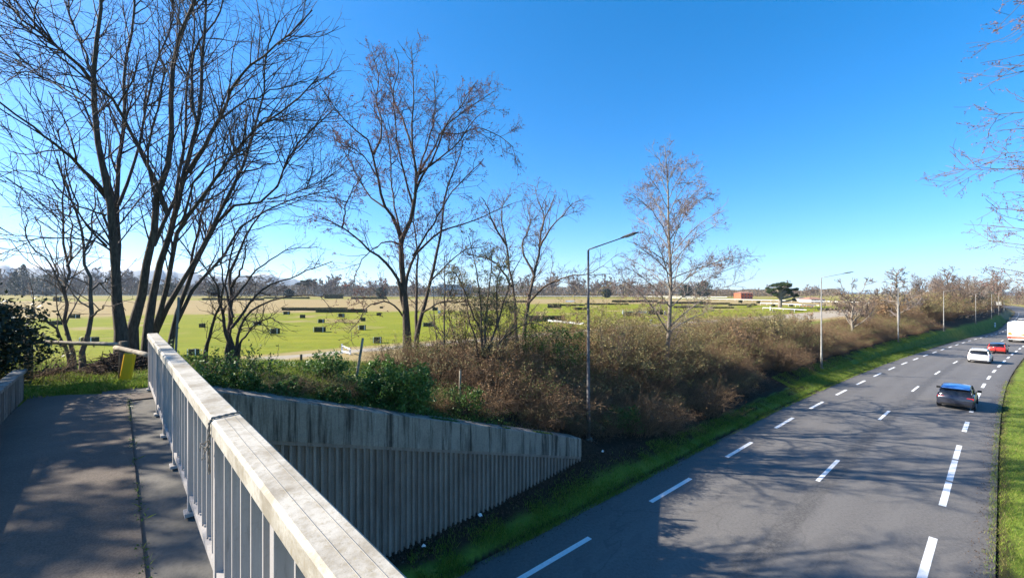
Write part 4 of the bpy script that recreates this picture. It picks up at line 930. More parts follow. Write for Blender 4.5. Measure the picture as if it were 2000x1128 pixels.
# hedge at the left edge of the picture
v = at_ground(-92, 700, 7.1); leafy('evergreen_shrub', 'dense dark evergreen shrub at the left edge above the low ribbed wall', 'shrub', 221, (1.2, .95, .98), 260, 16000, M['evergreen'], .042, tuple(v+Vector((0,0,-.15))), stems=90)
bramble('bramble_bush', 'sparse twiggy bush poking out of the dark evergreen shrub beside the log fence', 'bush', 222, 1.5, 1.2, 1.0, 90, 500, M['bramble_olive'], .03, None, .004, tuple(at_ground(52, 700, 8.4)))
# trees standing left of the walkway, outside the frame: their shade dapples the bridge
def shade_tree(x, y, h, seed, lab, nl, zb=.25):
    r = np.random.default_rng(seed); z = tz(x, y); o = thing('holm_oak', lab, 'tree', (x, y, z)); L = [smooth_poly([(0,0,-.2),(.1,.1,h*.3),(0,.2,h*.6),(0,0,h*.92)], [.2,.16,.1,.02], 9, r, .03)]
    for k in range(26):
        a = k*2.4; z0 = r.uniform(zb, .9)*h; ln = h*.28*(1.1-z0/h*.6); e = Vector((math.cos(a)*ln, math.sin(a)*ln, z0+ln*.4)); L.append(smooth_poly([(0,0,z0),(e.x*.5,e.y*.5,z0+ln*.3),e], [.05,.03,.008], 9, r, .03))
    P = np.stack([l[0] for l in L]); Rr = np.stack([l[1] for l in L]); V, Fq = tubes(P, Rr, 5); link('trunk', npmesh('trunk', V, Fq, 4), M['bark_dark'], o, True)
    P2, R2 = grow(P[1:], Rr[1:], 3.2, 1.0, 45, 4, .2, .03, .012, .004, (.15, 1.), .4, r); V, Fq = tubes(P2, R2, 3); link('crown', npmesh('crown', V, Fq, 4), M['twig_dark'], o)
    pool = P2[:, 1:].reshape(-1, 3); c = pool[r.integers(0, len(pool), nl)]+r.normal(size=(nl, 3))*.12; V, Fq = leaf_quads(c, .075, 0, .6, r); tag(link('foliage', npmesh('foliage', V, Fq, 4), M['evergreen'], o), kind='stuff')
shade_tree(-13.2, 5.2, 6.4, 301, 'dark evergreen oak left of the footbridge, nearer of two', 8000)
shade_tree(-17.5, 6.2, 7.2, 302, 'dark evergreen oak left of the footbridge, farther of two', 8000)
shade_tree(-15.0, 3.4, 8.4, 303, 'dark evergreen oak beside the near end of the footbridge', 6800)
# ------------------------------------------------------------------ grass, litter
def blades(name, P, h, w, m, seed, lean=.35):
    r = np.random.default_rng(seed); n = len(P); a = r.uniform(0, 6.28, n); hh = h*r.uniform(.5, 1.3, n); ww = w*r.uniform(.6, 1.3, n)
    t = np.stack([np.cos(a), np.sin(a), 0*a], 1); ln = np.stack([r.normal(0, lean, n), r.normal(0, lean, n), np.ones(n)], 1)
    p0 = P-t*ww[:, None]; p1 = P+t*ww[:, None]; mid = P+ln*(hh*.55)[:, None]; tip = P+ln*hh[:, None]+np.stack([ln[:, 0], ln[:, 1], -.3*np.ones(n)], 1)*(hh*.35)[:, None]
    V = np.stack([p0, p1, mid+t*ww[:, None]*.7, tip, mid-t*ww[:, None]*.7], 1).reshape(-1, 3)
    me = npmesh(name, V, np.arange(5*n).reshape(-1, 5), 5); return tag(link(name, me, m), kind='stuff')
def tx_points(n, t0, t1, X0, X1, seed, power=1., clump=None, keep=None):
    r = np.random.default_rng(seed); t = t0+(t1-t0)*r.uniform(0, 1, n)**power; X = r.uniform(X0, X1, n)
    if clump:
        k = vnoise(t, X, clump, seed) > r.uniform(.1, .75, n); t, X = t[k], X[k]
    if keep is not None: k = keep(t, X, r); t, X = t[k], X[k]
    x, y = rp(t, X); z = terrain(x, y); z = np.where((X > -9.55) & (X < -.16), np.maximum(z, zroad(t)+.003), z); return np.stack([x, y, z], 1)
blades('verge_grass', tx_points(120000, 5, 90, -10.75, -9.38, 401, 1.7, .6, lambda t, X, r: (X > -10.35+.3*r.normal(size=len(t))*.5) | (t > 17)), .11, .006, M['grass_blade'], 1)
blades('verge_grass', tx_points(70000, 38, 110, -12.3, -10.6, 402, 1.3, .8), .14, .006, M['grass_blade'], 2)
blades('verge_grass', tx_points(70000, -2, 60, -.34, 2.2, 403, 1.6, .6), .09, .005, M['grass_blade'], 3)
blades('verge_grass', tx_points(12000, -2, 60, -.42, 1.8, 404, 1.6, .5), .10, .006, M['dry_blade'], 4)
blades('bank_grass', tx_points(90000, -7.5, 7.5, -17.8, -11.3, 405, 1., .9, lambda t, X, r: (X < -11.5-.05*t) | (t < 0)), .10, .005, M['grass_blade'], 5)
blades('bank_grass', tx_points(26000, -8, .2, -11.5, -10.02, 407, 1., .7), .10, .005, M['grass_blade'], 7)
blades('bank_grass', tx_points(30000, -8, 12, -21, -11.4, 406, 1., .7), .14, .005, M['dry_blade'], 6)
# ivy and leaf litter on the bank behind the wall and at its foot
def leaf_cover(name, P, size, m, seed, up=.08):
    r = np.random.default_rng(seed); P = P+np.stack([0*P[:, 0], 0*P[:, 0], r.uniform(0, up, len(P))], 1); V, Fq = leaf_quads(P, size, -.6, .7, r); return tag(link(name, npmesh(name, V, Fq, 4), m), kind='stuff')
leaf_cover('ivy_cover', tx_points(26000, .4, 9.5, -12.9, -11.1, 411, 1., .7, lambda t, X, r: r.uniform(size=len(t)) < np.interp(X, [-12.9, -11.8, -11.1], [.25, .9, 1.])*np.interp(t, [0, 5, 10], [1, .9, .25])), .034, M['ivy'], 411, .22)
leaf_cover('ivy_cover', tx_points(12000, .4, 12, -16.5, -12.2, 412, 1., .9), .04, M['ivy'], 412, .18)
leaf_cover('leaf_litter', tx_points(16000, 1, 40, -10.85, -10.15, 413, 1.6, .6), .03, M['litter'], 413, .05)
leaf_cover('leaf_litter', tx_points(30000, 7, 60, -15, -11.3, 414, 1.5), .04, M['litter'], 414, .07)
# moss and weeds in the seam of the walkway
r = np.random.default_rng(420); ms = []
for k in range(4200):
    u = r.uniform(.8, 9.5); n_ = .125+r.normal(0, .022)
    if vnoise(u, 1, .33, 12) < .52: continue
    p = bp(u, n_, DECK+.004); ms.append(tuple(p))
leaf_cover('seam_moss', np.array(ms)[::8], .009, M['ivy'], 421, .012)
blades('seam_weeds', np.array(ms)[::60], .035, .003, M['grass_blade'], 422, .7)

# ------------------------------------------------------------------ fence, stakes, poles
def seg(p, q, k=6, j=.01): p, q = Vector(p), Vector(q); return [p.lerp(q, i/k)+Vector((random.uniform(-j, j), random.uniform(-j, j), random.uniform(-j, j))) for i in range(k+1)]
fb = at(240, 735, 8.35); fb.z = tz(fb.x, fb.y); fl = at(56, 725, 8.6); fl.z = tz(fl.x, fl.y)
fe = thing('log_fence', 'low rustic log fence with round rails closing the end of the walkway', 'fence', tuple(fb)); o_ = fb
ft = at(241, 672, 8.35); lt = at(50, 666, 8.65); lt2 = at(56, 664, 8.6)
b = MB(); b.tube([fb-UP*.1, ft+UP*.06], [.075, .07], 12); b.build('post', M['wood_dark'], fe, True, off=o_)
b = MB(); b.tube([fl-UP*.1, lt2+UP*.03], [.07, .065], 12); b.build('post', M['wood_dark'], fe, True, off=o_)
b = MB(); b.tube(seg(at(-40, 664, 8.7), ft+Vector((-.03,-.03,.0)), 9, .003), .040, 12); b.build('rail', M['wood'], fe, True, off=o_)
b = MB(); b.tube(seg(at(226, 678, 8.22), at(294, 694, 7.45), 6, .004), [.043]*7, 12); b.build('rail', M['wood'], fe, True, off=o_)
yb = at(243, 733, 8.12); yb.z = tz(yb.x, yb.y); yp = thing('marker_board', 'yellow plastic marker board leaning beside the dark fence post', 'marker', tuple(yb))
ax = Vector((.19, .0, 1)).normalized(); sx_ = Vector((1, .25, -.19)).normalized(); ay = ax.cross(sx_).normalized(); c = yb+ax*.22
b = MB(); b.prism([sx_*-.085+ay*-.03, sx_*-.06+ay*-.045, sx_*.075+ay*-.045, sx_*.095+ay*-.02, sx_*.095+ay*.03, sx_*-.085+ay*.03], yb-ax*.03, yb+ax*.60); b.build('panel', M['yellow'], yp, off=yb, bevel=.008)
def stake(name, lab, cat, b0, b1, r0, r1, m, kids=None):
    o = thing(name, lab, cat, tuple(b0)); q = MB(); q.tube(seg(b0-UP*.15, b1, 5, .004), [r0+(r1-r0)*i/5 for i in range(6)], 10); q.build('shaft', m, o, True, off=b0)
    if kids: kids(o)
    return o
g = at_ground(690, 770, 12.6); stake('wooden_stake', 'leaning weathered wooden stake standing on the bank above the retaining wall', 'stake', g, at(709, 660, 12.7), .045, .035, M['wood'])
g = at_ground(897, 800, 14.6); 
def capk(o): q = MB(); p = at(899, 722, 14.6); q.tube([p-UP*.01, p+UP*.02], .045, 10); q.build('cap', M['wood_dark'], o, off=Vector(o.location))
stake('wooden_post', 'upright pale post on the shaded slope behind the retaining wall', 'post', g, at(899, 722, 14.6), .038, .038, M['wood'], capk)
g = at_ground(342, 695, 12.0)
def clampk(o): q = MB(); p = at(347, 610, 12.0); q.box(p, (.07, .05, .12)); q.box(at(347, 640, 12.), (.06,.05,.03)); q.build('clamp', M['galv'], o, off=Vector(o.location))
stake('sign_pole', 'thin grey galvanised pole standing beyond the far end of the handrail', 'pole', g, at(349, 580, 12.0), .03, .03, M['galv'], clampk)
def pile(name, lab, loc, rx_, h, n, seed):
    r = np.random.default_rng(seed); Q = np.empty((n, 4, 3)); a = r.uniform(0, 6.28, n); q = np.sqrt(r.uniform(0, 1, n)); c = np.stack([np.cos(a)*q*rx_, np.sin(a)*q*rx_*.6, h*(1-q**2)*r.uniform(.1, 1, n)], 1); d = unit(r.normal(size=(n, 3))*np.array([1, .7, .3]))
    for i in range(4): Q[:, i] = c+d*(i-1.5)*.13+r.normal(size=(n, 3))*.015
    Q[:, :, 2] = np.maximum(Q[:, :, 2], -.05); V, Fq = tubes(Q, np.full((n, 4), .008), 4); o = link(name, npmesh(name, V, Fq, 4), M['litter']); o.location = loc; tag(o, lab, 'brush pile')
pile('brush_pile', 'heap of brown dead twigs behind the dark fence post', tuple(at_ground(255, 722, 9.6)), .95, .5, 1500, 1)
pile('brush_pile', 'small dark clump of cut twigs under the log fence rail', tuple(at_ground(112, 722, 9.4)), .42, .26, 500, 2)
for i, (px_, py_, d, lab) in enumerate(((938, 1010, 12.6, 'small white litter scrap on the verge at the foot of the ribbed wall'), (827, 1072, 11.6, 'white litter scrap in the grass near the handrail and ribbed wall'), (1177, 884, 17.2, 'white litter scrap on the slope beyond the end of the retaining wall'))):
    t_, X_ = (6.2, -10.3) if i == 0 else ((2.3, -10.35) if i == 1 else (13.5, -10.7)); p = gp(px_, py_); rr = np.random.default_rng(i)
    q = MB(); k = 8; top = [p+Vector((math.cos(a)*.07*rr.uniform(.5, 1.2), math.sin(a)*.06*rr.uniform(.5, 1.2), .05+rr.uniform(0, .05))) for a in np.arange(k)*6.283/k]
    q.raw([p+Vector((0,0,.13))]+top+[v-UP*.03 for v in top], [(0, j+1, (j+1) % k+1) for j in range(k)]+[(j+1, j+1+k, (j+1) % k+1+k, (j+1) % k+1) for j in range(k)]); tag(q.build('litter_scrap', M['white_paint']), lab, 'litter')

# ------------------------------------------------------------------ street lamps
LP = [(14.1, 'first and largest street lamp, shade-coloured post beside the end of the retaining wall', 'grey_dark'), (49.2, 'second street lamp along the road, pale grey post at the edge of the grass verge', 'galv'), (82.9, 'third street lamp along the road, standing before the bare cone-shaped tree', 'galv'), (117.7, 'fourth street lamp along the road, pale post against brown bushes', 'galv'), (152, 'fifth street lamp along the road, small in the distance', 'galv'), (187, 'sixth street lamp along the road, far off near the bend', 'galv'), (222, 'seventh street lamp along the road, far off past the bend', 'galv'), (257, 'last and smallest street lamp along the road at the far wood', 'galv')]
for t, lab, mm in LP:
    x, y = rp(t, -11.7); x, y = float(x), float(y); z = tz(x, y); zt = float(zroad(t))+9.55; th = float(np.interp(t, TS, TH)); nn = Vector((math.cos(th), -math.sin(th), 0)); tt = Vector((math.sin(th), math.cos(th), 0))
    o = thing('street_lamp', lab, 'street lamp', (x, y, z), 0, 'street lamps along the left verge'); o_ = Vector((x, y, z)); top = Vector((x, y, zt)); m = M[mm]
    lpm = M['galv'] if t > 20 else M['post_backlit']
    q = MB(); q.tube([o_-UP*.2, o_+UP*1.5, o_+UP*1.52, top-UP*.02], [.095, .09, .075, .045], 12); q.build('post', lpm, o, True, off=o_)
    q = MB(); q.box(o_+UP*.0, (.34, .34, .1)); q.build('base_plate', M['conc_low'], o, off=o_)
    q = MB(); q.box(o_+UP*.9+nn*.085, (.09, .02, .35), axes=(tt, nn, UP)); q.build('hatch', lpm, o, off=o_)
    q = MB(); e = top+nn*1.75+UP*.33; q.tube([top-UP*.05, top+nn*.05+UP*.01, e], [.03, .03, .022], 8); q.build('arm', lpm, o, True, off=o_)
    q = MB(); ax = (e-top).normalized(); upv = tt.cross(ax).normalized(); upv = upv if upv.z > 0 else -upv
    P = [(-.05, .05, .03), (.12, .11, .05), (.35, .13, .055), (.6, .11, .04), (.78, .05, .02)]; V = []; 
    for s, w_, h_ in P:
        c = e+ax*s
        for k in range(8): a = k*math.pi/4; V.append(c+tt*math.cos(a)*w_+upv*(math.sin(a)*h_*(1.2 if math.sin(a) > 0 else .5)))
    q.raw(V, [(i*8+k, i*8+(k+1) % 8, i*8+8+(k+1) % 8, i*8+8+k) for i in range(4) for k in range(8)]+[tuple(range(8)), tuple(range(32, 40))]); q.build('lamp_head', M['grey_dark'], o, True, off=o_)
    q = MB(); q.box(e+ax*.35-upv*.03, (.4, .15, .02), axes=(ax, tt, upv)); q.build('lens', M['lens'], o, off=o_)

# ------------------------------------------------------------------ vehicles (local frame: +Y forward, X right)
def loft(stations, k):
    """stations: list of (y, ring of (x,z)) -> verts/faces"""
    mb = MB(); V = []
    for y, ring in stations: V += [Vector((x, y, z)) for x, z in ring]
    n = len(stations); F_ = [(i*k+j, i*k+(j+1) % k, (i+1)*k+(j+1) % k, (i+1)*k+j) for i in range(n-1) for j in range(k)]
    F_ += [tuple(range(k))[::-1], tuple((n-1)*k+j for j in range(k))]; return mb.raw(V, F_)
def car(label, t, X, paint, roofm, suv=False, group='cars driving away along the road'):
    x, y = rp(t, X); th = float(np.interp(t+2, TS, TH)); z = float(zroad(t))
    o = thing('car', label, 'car', (float(x), float(y), z+.004), -th, group)
    Lc, Wd, H = (4.35, 1.80, 1.47) if not suv else (4.4, 1.84, 1.64); k = H/1.47; hw = Wd/2; gc = .2
    def ring(w, zb, zs, zt): return [(-w*.86, zb), (-w*.97, zb+.10), (-w, zs*.75+zb*.25), (-w*.985, zs), (-w*.93, zt), (0, zt+.02), (w*.93, zt), (w*.985, zs), (w, zs*.75+zb*.25), (w*.97, zb+.10), (w*.86, zb)]
    st = [(0, ring(hw*.86, .34, .62*k, .72*k)), (.05, ring(hw*.95, .27, .72*k, .84*k)), (.16, ring(hw*.99, .22, .80*k, .93*k)), (.45, ring(hw, gc, .84*k, .97*k)), (1.4, ring(hw, gc, .84*k, .94*k)), (2.8, ring(hw, gc, .80*k, .90*k)), (3.3, ring(hw*.99, gc, .76*k, .87*k)), (3.9, ring(hw*.96, .22, .68*k, .76*k)), (4.22, ring(hw*.88, .26, .58*k, .64*k)), (Lc, ring(hw*.72, .32, .5*k, .54*k))]
    body = loft(st, 11).build('body', paint, o, True)
    # glasshouse: dark glass volume then roof shell above it
    def cab(w0, z0, w1, z1): return [(-w0, z0), (-(w0+w1)/2-.02, (z0+z1)/2), (-w1, z1), (0, z1+.015), (w1, z1), ((w0+w1)/2+.02, (z0+z1)/2), (w0, z0)]
    zb = .90*k; zt = H-.05
    g = loft([(.14, cab(hw*.86, zb, hw*.80, zb+.03)), (.50, cab(hw*.90, zb, hw*.72, zt-.06)), (.8, cab(hw*.91, zb, hw*.73, zt)), (2.0, cab(hw*.91, zb, hw*.73, zt)), (2.4, cab(hw*.9, zb, hw*.72, zt-.05)), (3.15, cab(hw*.84, zb-.04, hw*.78, zb))], 7); g.build('windows', M['car_glass'], o, True)
    def rf(w, z): return [(-w, z-.045), (-w*.9, z), (0, z+.03), (w*.9, z), (w, z-.045), (0, z-.06)]
    loft([(.30, rf(hw*.74, H-.09)), (.36, rf(hw*.77, H-.045)), (.8, rf(hw*.76, H-.01)), (1.7, rf(hw*.76, H)), (2.2, rf(hw*.74, H-.03)), (2.42, rf(hw*.72, H-.09))], 6).build('roof', roofm, o, True)
    for s in (-1, 1):
        q = MB(); a = Vector((s*hw*.90, .18, zb)); q.tube([a, Vector((s*hw*.745, .5, H-.1))], .045, 6); q.build('rear_pillar', paint, o, True)
        q = MB(); q.tube([Vector((s*hw*.85, 3.12, zb-.03)), Vector((s*hw*.74, 2.36, H-.09))], .035, 6); q.build('front_pillar', paint, o, True)
        q = MB(); q.tube([Vector((s*hw*.925, 1.55, zb)), Vector((s*hw*.77, 1.55, H-.06))], .03, 6); q.build('door_pillar', M['black'], o)
        q = MB(); q.box((s*hw*.76, .075, .80*k), (hw*.36, .07, .12)); q.build('tail_light', M['tail_red'], o, bevel=.015)
        q = MB(); q.box((s*hw*.70, 4.18, .60*k), (hw*.36, .16, .1)); q.build('headlight', M['lens'], o, bevel=.02)
        q = MB(); q.box((s*(hw+.10), 2.78, .98*k), (.2, .10, .13)); q.tube([(s*hw*.92, 2.78, .93*k), (s*(hw+.08), 2.78, .97*k)], .025, 6); q.build('mirror', M['black'], o)
        for yy in (.78, 3.45):
            w = MB(); w.tube([(s*(hw-.21), yy, .315), (s*(hw+.005), yy, .315)], .315, 20); wo = w.build('wheel', M['rubber'], o)
            w = MB(); w.tube([(s*(hw-.02), yy, .315), (s*(hw+.012), yy, .315)], .205, 16)
            for a in range(5): w.box((s*(hw+.014), yy+.1*math.cos(a*1.2566), .315+.1*math.sin(a*1.2566)), (.012, .05, .05))
            w.build('rim', M['rim'], wo)
    q = MB(); q.box((0, .05, .70*k), (hw*1.05, .03, .035)); q.build('trim_strip', M['rim'], o)
    q = MB(); q.box((0, .035, .56*k), (.52, .03, .115)); q.build('licence_plate', M['plate'], o)
    q = MB(); q.box((0, .045, .335), (hw*1.55, .12, .13)); q.build('bumper_insert', M['black'] if not suv else M['grey_dark'], o, bevel=.02)
    q = MB(); q.tube([(-.28, .22, zb+.05), (.15, .24, zb+.08)], .008, 5); q.build('rear_wiper', M['black'], o)
    if suv:
        for s in (-1, 1):
            q = MB(); q.tube([(s*hw*.66, .6, H+.02), (s*hw*.66, .7, H+.06), (s*hw*.66, 2.0, H+.06), (s*hw*.66, 2.1, H)], .018, 6); q.build('roof_rail', M['rim'], o)
    return o
M['rim'] = mat('wheel_rim', (.45,.45,.46), .35, .8); M['plate'] = mat('plate', (.75,.75,.72), .5)
M['car_glass'] = mat('car_glass', (.012,.014,.018), .06, spec=.6); M['tail_red'] = mat('tail_red', (.42,.02,.02), .25)
def paint(n, c, metal=.0): m = mat(n, c, .28, metal, .5); m.node_tree.nodes['Principled BSDF'].inputs['Coat Weight'].default_value = .6; m.node_tree.nodes['Principled BSDF'].inputs['Coat Roughness'].default_value = .06; return m
M['p_grey'] = paint('grey_paint', (.035,.04,.06), .3); M['p_white'] = paint('white_car_paint', (.78,.78,.79)); M['p_red'] = paint('red_car_paint', (.55,.03,.02)); M['p_black'] = paint('dark_roof_paint', (.05,.10,.20), .3)
M['p_sky_roof'] = paint('roof_sky_reflection', (.05,.17,.48), .2)  # blue of the sky's reflection, put into the grey car's roof colour

leaf_cover('road_edge_litter', tx_points(5000, 4, 70, -9.75, -9.1, 431, 1.7, .5, lambda t, X, r: r.uniform(size=len(t)) < np.interp(X, [-9.5, -9.1], [1, .1])), .022, M['litter'], 431, .02)
leaf_cover('road_edge_litter', tx_points(5000, 2, 60, -.75, -.1, 432, 1.5, .5, lambda t, X, r: r.uniform(size=len(t)) < np.interp(X, [-.75, -.25], [.1, 1])), .022, M['litter'], 432, .02)
car('dark grey hatchback with roof coloured as blue sky reflection, nearest car on the road', 40.6, -2.15, M['p_grey'], M['p_sky_roof'])
car('white estate car following behind the red car', 75.0, -3.1, M['p_white'], M['p_white'], True)
car('red car just behind the white lorry', 92.5, -2.85, M['p_red'], M['p_black'])
car('distant white car on the far stretch of road beyond the lorry', 205., -6.4, M['p_white'], M['p_white'])
car('distant dark car on the far stretch of road beyond the lorry', 240., -3.2, M['p_grey'], M['p_black'])
def lorry(t, X):
    x, y = rp(t, X); th = float(np.interp(t+4, TS, TH)); z = float(zroad(t)); o = thing('lorry', 'white box lorry with orange markings on its rear doors', 'lorry', (float(x), float(y), z+.004), -th)
    q = MB(); q.box((0, 4.1, 2.42), (2.5, 8.0, 2.6)); q.build('cargo_box', M['lorry_white'], o, bevel=.03)
    for s in (-1, 1):
        q = MB(); q.box((s*.61, .075, 2.42), (1.17, .05, 2.46)); d = q.build('rear_door', M['lorry_white'], o, bevel=.015)
        q = MB()
        for xx in (.22, .38): q.tube([(s*xx, .03, 1.22), (s*xx, .03, 3.6)], .018, 6)
        for zz in (1.4, 2.1, 2.8, 3.45): q.box((s*1.16, .04, zz), (.08, .04, .1))
        q.build('lock_bar', M['galv'], d)
        g = MB()
        if s < 0:
            P = [(-1.16,1.42),(-.75,1.36),(-.62,1.62),(-.82,1.9),(-1.16,1.86)]; g.raw([(a, .044, b_) for a, b_ in P]+[(a, .052, b_) for a, b_ in P], [tuple(range(5)), tuple(range(5, 10))]+[(i, (i+1) % 5, 5+(i+1) % 5, 5+i) for i in range(5)])
        else:
            P = [(.30,1.45),(.62,1.66),(.9,1.92),(1.16,2.12),(1.16,1.42),(.7,1.36)]; g.raw([(a, .044, b_) for a, b_ in P]+[(a, .052, b_) for a, b_ in P], [tuple(range(6)), tuple(range(6, 12))]+[(i, (i+1) % 6, 6+(i+1) % 6, 6+i) for i in range(6)])
        g.build('orange_panel', M['orange'], d)
        q = MB(); q.box((s*1.0, .02, .92), (.36, .06, .16)); q.build('tail_light', M['tail_red'], o, bevel=.01)
        for yy in (1.6, 2.7, 6.9):
            w = MB(); w.tube([(s*.82, yy, .48), (s*1.2, yy, .48)], .48, 20); wo = w.build('wheel', M['rubber'], o); w = MB(); w.tube([(s*1.1, yy, .48), (s*1.215, yy, .48)], .27, 14); w.build('rim', M['galv'], wo)
    q = MB(); q.box((0, .12, .95), (2.46, .14, .3)); q.build('tail_beam', M['orange_red'], o, bevel=.01)
    q = MB(); q.box((0, .1, .62), (2.3, .1, .16)); q.build('underrun_bar', M['lorry_white'], o, bevel=.01)
    q = MB(); q.box((0, 4.2, .92), (.9, 8.2, .24)); q.build('chassis', M['black'], o)
    cb = MB(); k = [(7.98+.35, .55), (9.9, .55), (9.95, 1.5), (9.6, 2.75), (8.4, 3.05), (8.33, 2.9)]; cb.raw([(-1.22, a, b_) for a, b_ in k]+[(1.22, a, b_) for a, b_ in k], [tuple(range(6)), tuple(range(6, 12))[::-1]]+[(i, (i+1) % 6, 6+(i+1) % 6, 6+i) for i in range(6)]); cb.build('cab', M['lorry_white'], o, bevel=.05)
    q = MB(); q.box((0, 9.8, 2.1), (2.2, .1, .9), axes=(Vector((1,0,0)), Vector((0,.96,.27)), Vector((0,-.27,.96)))); q.build('windscreen', M['car_glass'], o)
    q = MB(); q.box((0, .07, .68), (.52, .02, .11)); q.build('licence_plate', M['plate'], o)
M['lorry_white'] = noisy('lorry_white', (.80,.79,.77), (.88,.87,.85), 1.5, .4, bump=0); M['orange'] = mat('orange_print', (.72,.24,.06), .5); M['orange_red'] = mat('orange_red_paint', (.65,.16,.10), .5)
lorry(121.5, -2.65)

# ------------------------------------------------------------------ racecourse
def clip_hedge(name, lab, cat, px, py, wpx, hpx, seed, group=None, depth=None, posts=False, m='clipped'):
    p = gp(px, py); d = p.y; w = wpx*d/F; h = hpx*d/F; dp = depth or min(w, 1.2)
    n = int(min(6000, 500+w*h*900/max(1, (d/45)))); lf = .045*max(1, d/50)
    o = leafy(name, lab, cat, seed, (w/2, dp/2, h/2), max(60, int(60*w/h)), n, M[m], lf, tuple(p), group, 0, boxy=True)
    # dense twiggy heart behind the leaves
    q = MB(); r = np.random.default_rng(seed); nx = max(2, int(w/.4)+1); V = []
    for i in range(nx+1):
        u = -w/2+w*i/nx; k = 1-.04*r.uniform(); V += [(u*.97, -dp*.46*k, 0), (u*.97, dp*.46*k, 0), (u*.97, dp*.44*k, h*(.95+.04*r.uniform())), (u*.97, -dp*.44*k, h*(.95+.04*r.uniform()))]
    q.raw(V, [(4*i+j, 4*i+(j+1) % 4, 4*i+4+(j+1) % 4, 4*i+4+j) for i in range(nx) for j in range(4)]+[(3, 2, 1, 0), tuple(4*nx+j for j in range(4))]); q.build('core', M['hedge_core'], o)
    if posts:
        for s in (-1, 1):
            q = MB(); q.box((s*(w/2+.05), -dp/2, h*.52), (.06, .06, h*1.05)); q.build('end_post', M['white_paint'], o)
    return o
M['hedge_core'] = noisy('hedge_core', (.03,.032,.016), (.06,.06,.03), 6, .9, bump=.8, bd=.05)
BX = [(738,669,12,11,'clipped square bush nearest the gravel path'),(625,648,17,9.5,'wide clipped square bush in the middle of the green field'),(538,651,12,10,'clipped square bush above the thorn tree branches at the front left of the field'),(708,644,10,9,'clipped square bush behind the one nearest the gravel path'),(628,630,9,7,'small clipped square bush directly behind the wide one'),(667,619,9,7,'small clipped square bush just in front of the shorter long hedge'),(591,621,7.5,7,'small clipped square bush front left of the long hedge pair'),(560,614,9,6,'small clipped square bush at the left end of the longest hedge'),(709,627,7.5,7,'small clipped square bush to the right of the shorter long hedge, lower of two'),(740,616,7,5.5,'small clipped square bush to the right of the shorter long hedge, upper of two'),(745,602,5,3.5,'tiny clipped square bush at the edge of the tan field'),(503,635,10,7,'clipped square bush seen through the right side of the thorn tree'),(110,634,17,8,'wide clipped square bush seen left of the slender trunks'),(146,621,13,7,'clipped square bush seen between the two slender trunks'),(176,667,20,9,'clipped square bush standing right behind the log fence rail'),(112,588,13,8,'dark square bush far off at the left near the pale track'),(395,639,8,7.5,'small clipped bush seen between the leaning trunks and the thorn tree'),(379,693,13,12,'dark clipped bush beside the grey pole'),(56,654,21,14,'clipped bush at the left edge next to the dark evergreen shrub'),(837,637,18,7,'wide clipped bush seen right of the bare tree with pinkish seeds'),(850,606,10,6,'clipped bush far behind the sapling stem'),(228,662,6,9,'clipped bush half hidden behind the forked dark trunk')]
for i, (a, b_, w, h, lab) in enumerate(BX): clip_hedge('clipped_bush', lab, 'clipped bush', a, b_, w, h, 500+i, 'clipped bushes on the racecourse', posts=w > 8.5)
HG = [(614,606.5,127,6,'longest dark clipped hedge crossing the field'),(667,610,99,7,'shorter dark clipped hedge in front of the longest one'),(652,583,36,8,'low rounded hedge on a mound far off in the field'),(720,584,70,4,'long thin dark hedge in the far tan field'),(1083,601,27,8,'short dark hedge with white rail right of the pale-barked bare tree'),(1135,605,26,5,'low dark hedge left of the first lamp post'),(1067,627,72,11,'broad dark hedge beside the white low wall'),(1233,617,30,8,'dark hedge in front of the white board right of the first lamp post'),(1280,614,28,9,'dark hedge between the white board and the pyramid-shaped tree'),(1330,593,95,4,'long dark hedge far behind the pyramid-shaped tree'),(1240,590,90,4,'long brownish hedge far behind the first lamp post'),(1395,594,60,3,'thin dark hedge to the right of the pyramid-shaped tree'),(1450,596,55,2.5,'thin dark hedge left of the lone pine'),(1556,607,22,5,'dark low hedge right of the lone pine foot'),(455,586,120,4,'long dark hedge far behind the thorn tree'),(560,583,90,3,'thin dark hedge far off below the umbrella pine'),(1112,597,60,3,'thin dark hedge far right of the pale-barked bare tree'),(1185,595,85,3,'thin dark hedge far behind the first lamp post, nearer of two'),(1345,601,60,3.5,'dark hedge strip right of the pyramid-shaped tree, nearest of its row'),(1410,602,45,3,'short dark hedge strip halfway to the lone pine'),(1620,606,40,4,'low hedge strip beside the sandy track near the second lamp post'),(1000,590,70,3,'thin dark hedge far behind the olive shrub'),(930,596,60,3,'low dark hedge behind the sapling and olive shrub')]
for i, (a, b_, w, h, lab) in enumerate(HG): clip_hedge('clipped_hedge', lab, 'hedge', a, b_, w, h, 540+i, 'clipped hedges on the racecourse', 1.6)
DT = [(1426,597,4,'left of the red house'),(1446,591,5,'below the red house'),(1471,597,4.5,'right of the red house'),(1481,592,4,'far left of the lone pine'),(1463,600,5,'nearer left of the lone pine'),(1510,598,4,'at the foot of the lone pine'),(1545,598,4,'right behind the lone pine')]
for i, (a, b_, h, w) in enumerate(DT): clip_hedge('clipped_bush', 'tiny dark bush dotted on the field '+w, 'clipped bush', a, b_, 6, h, 580+i, 'tiny bushes dotted on the far field')
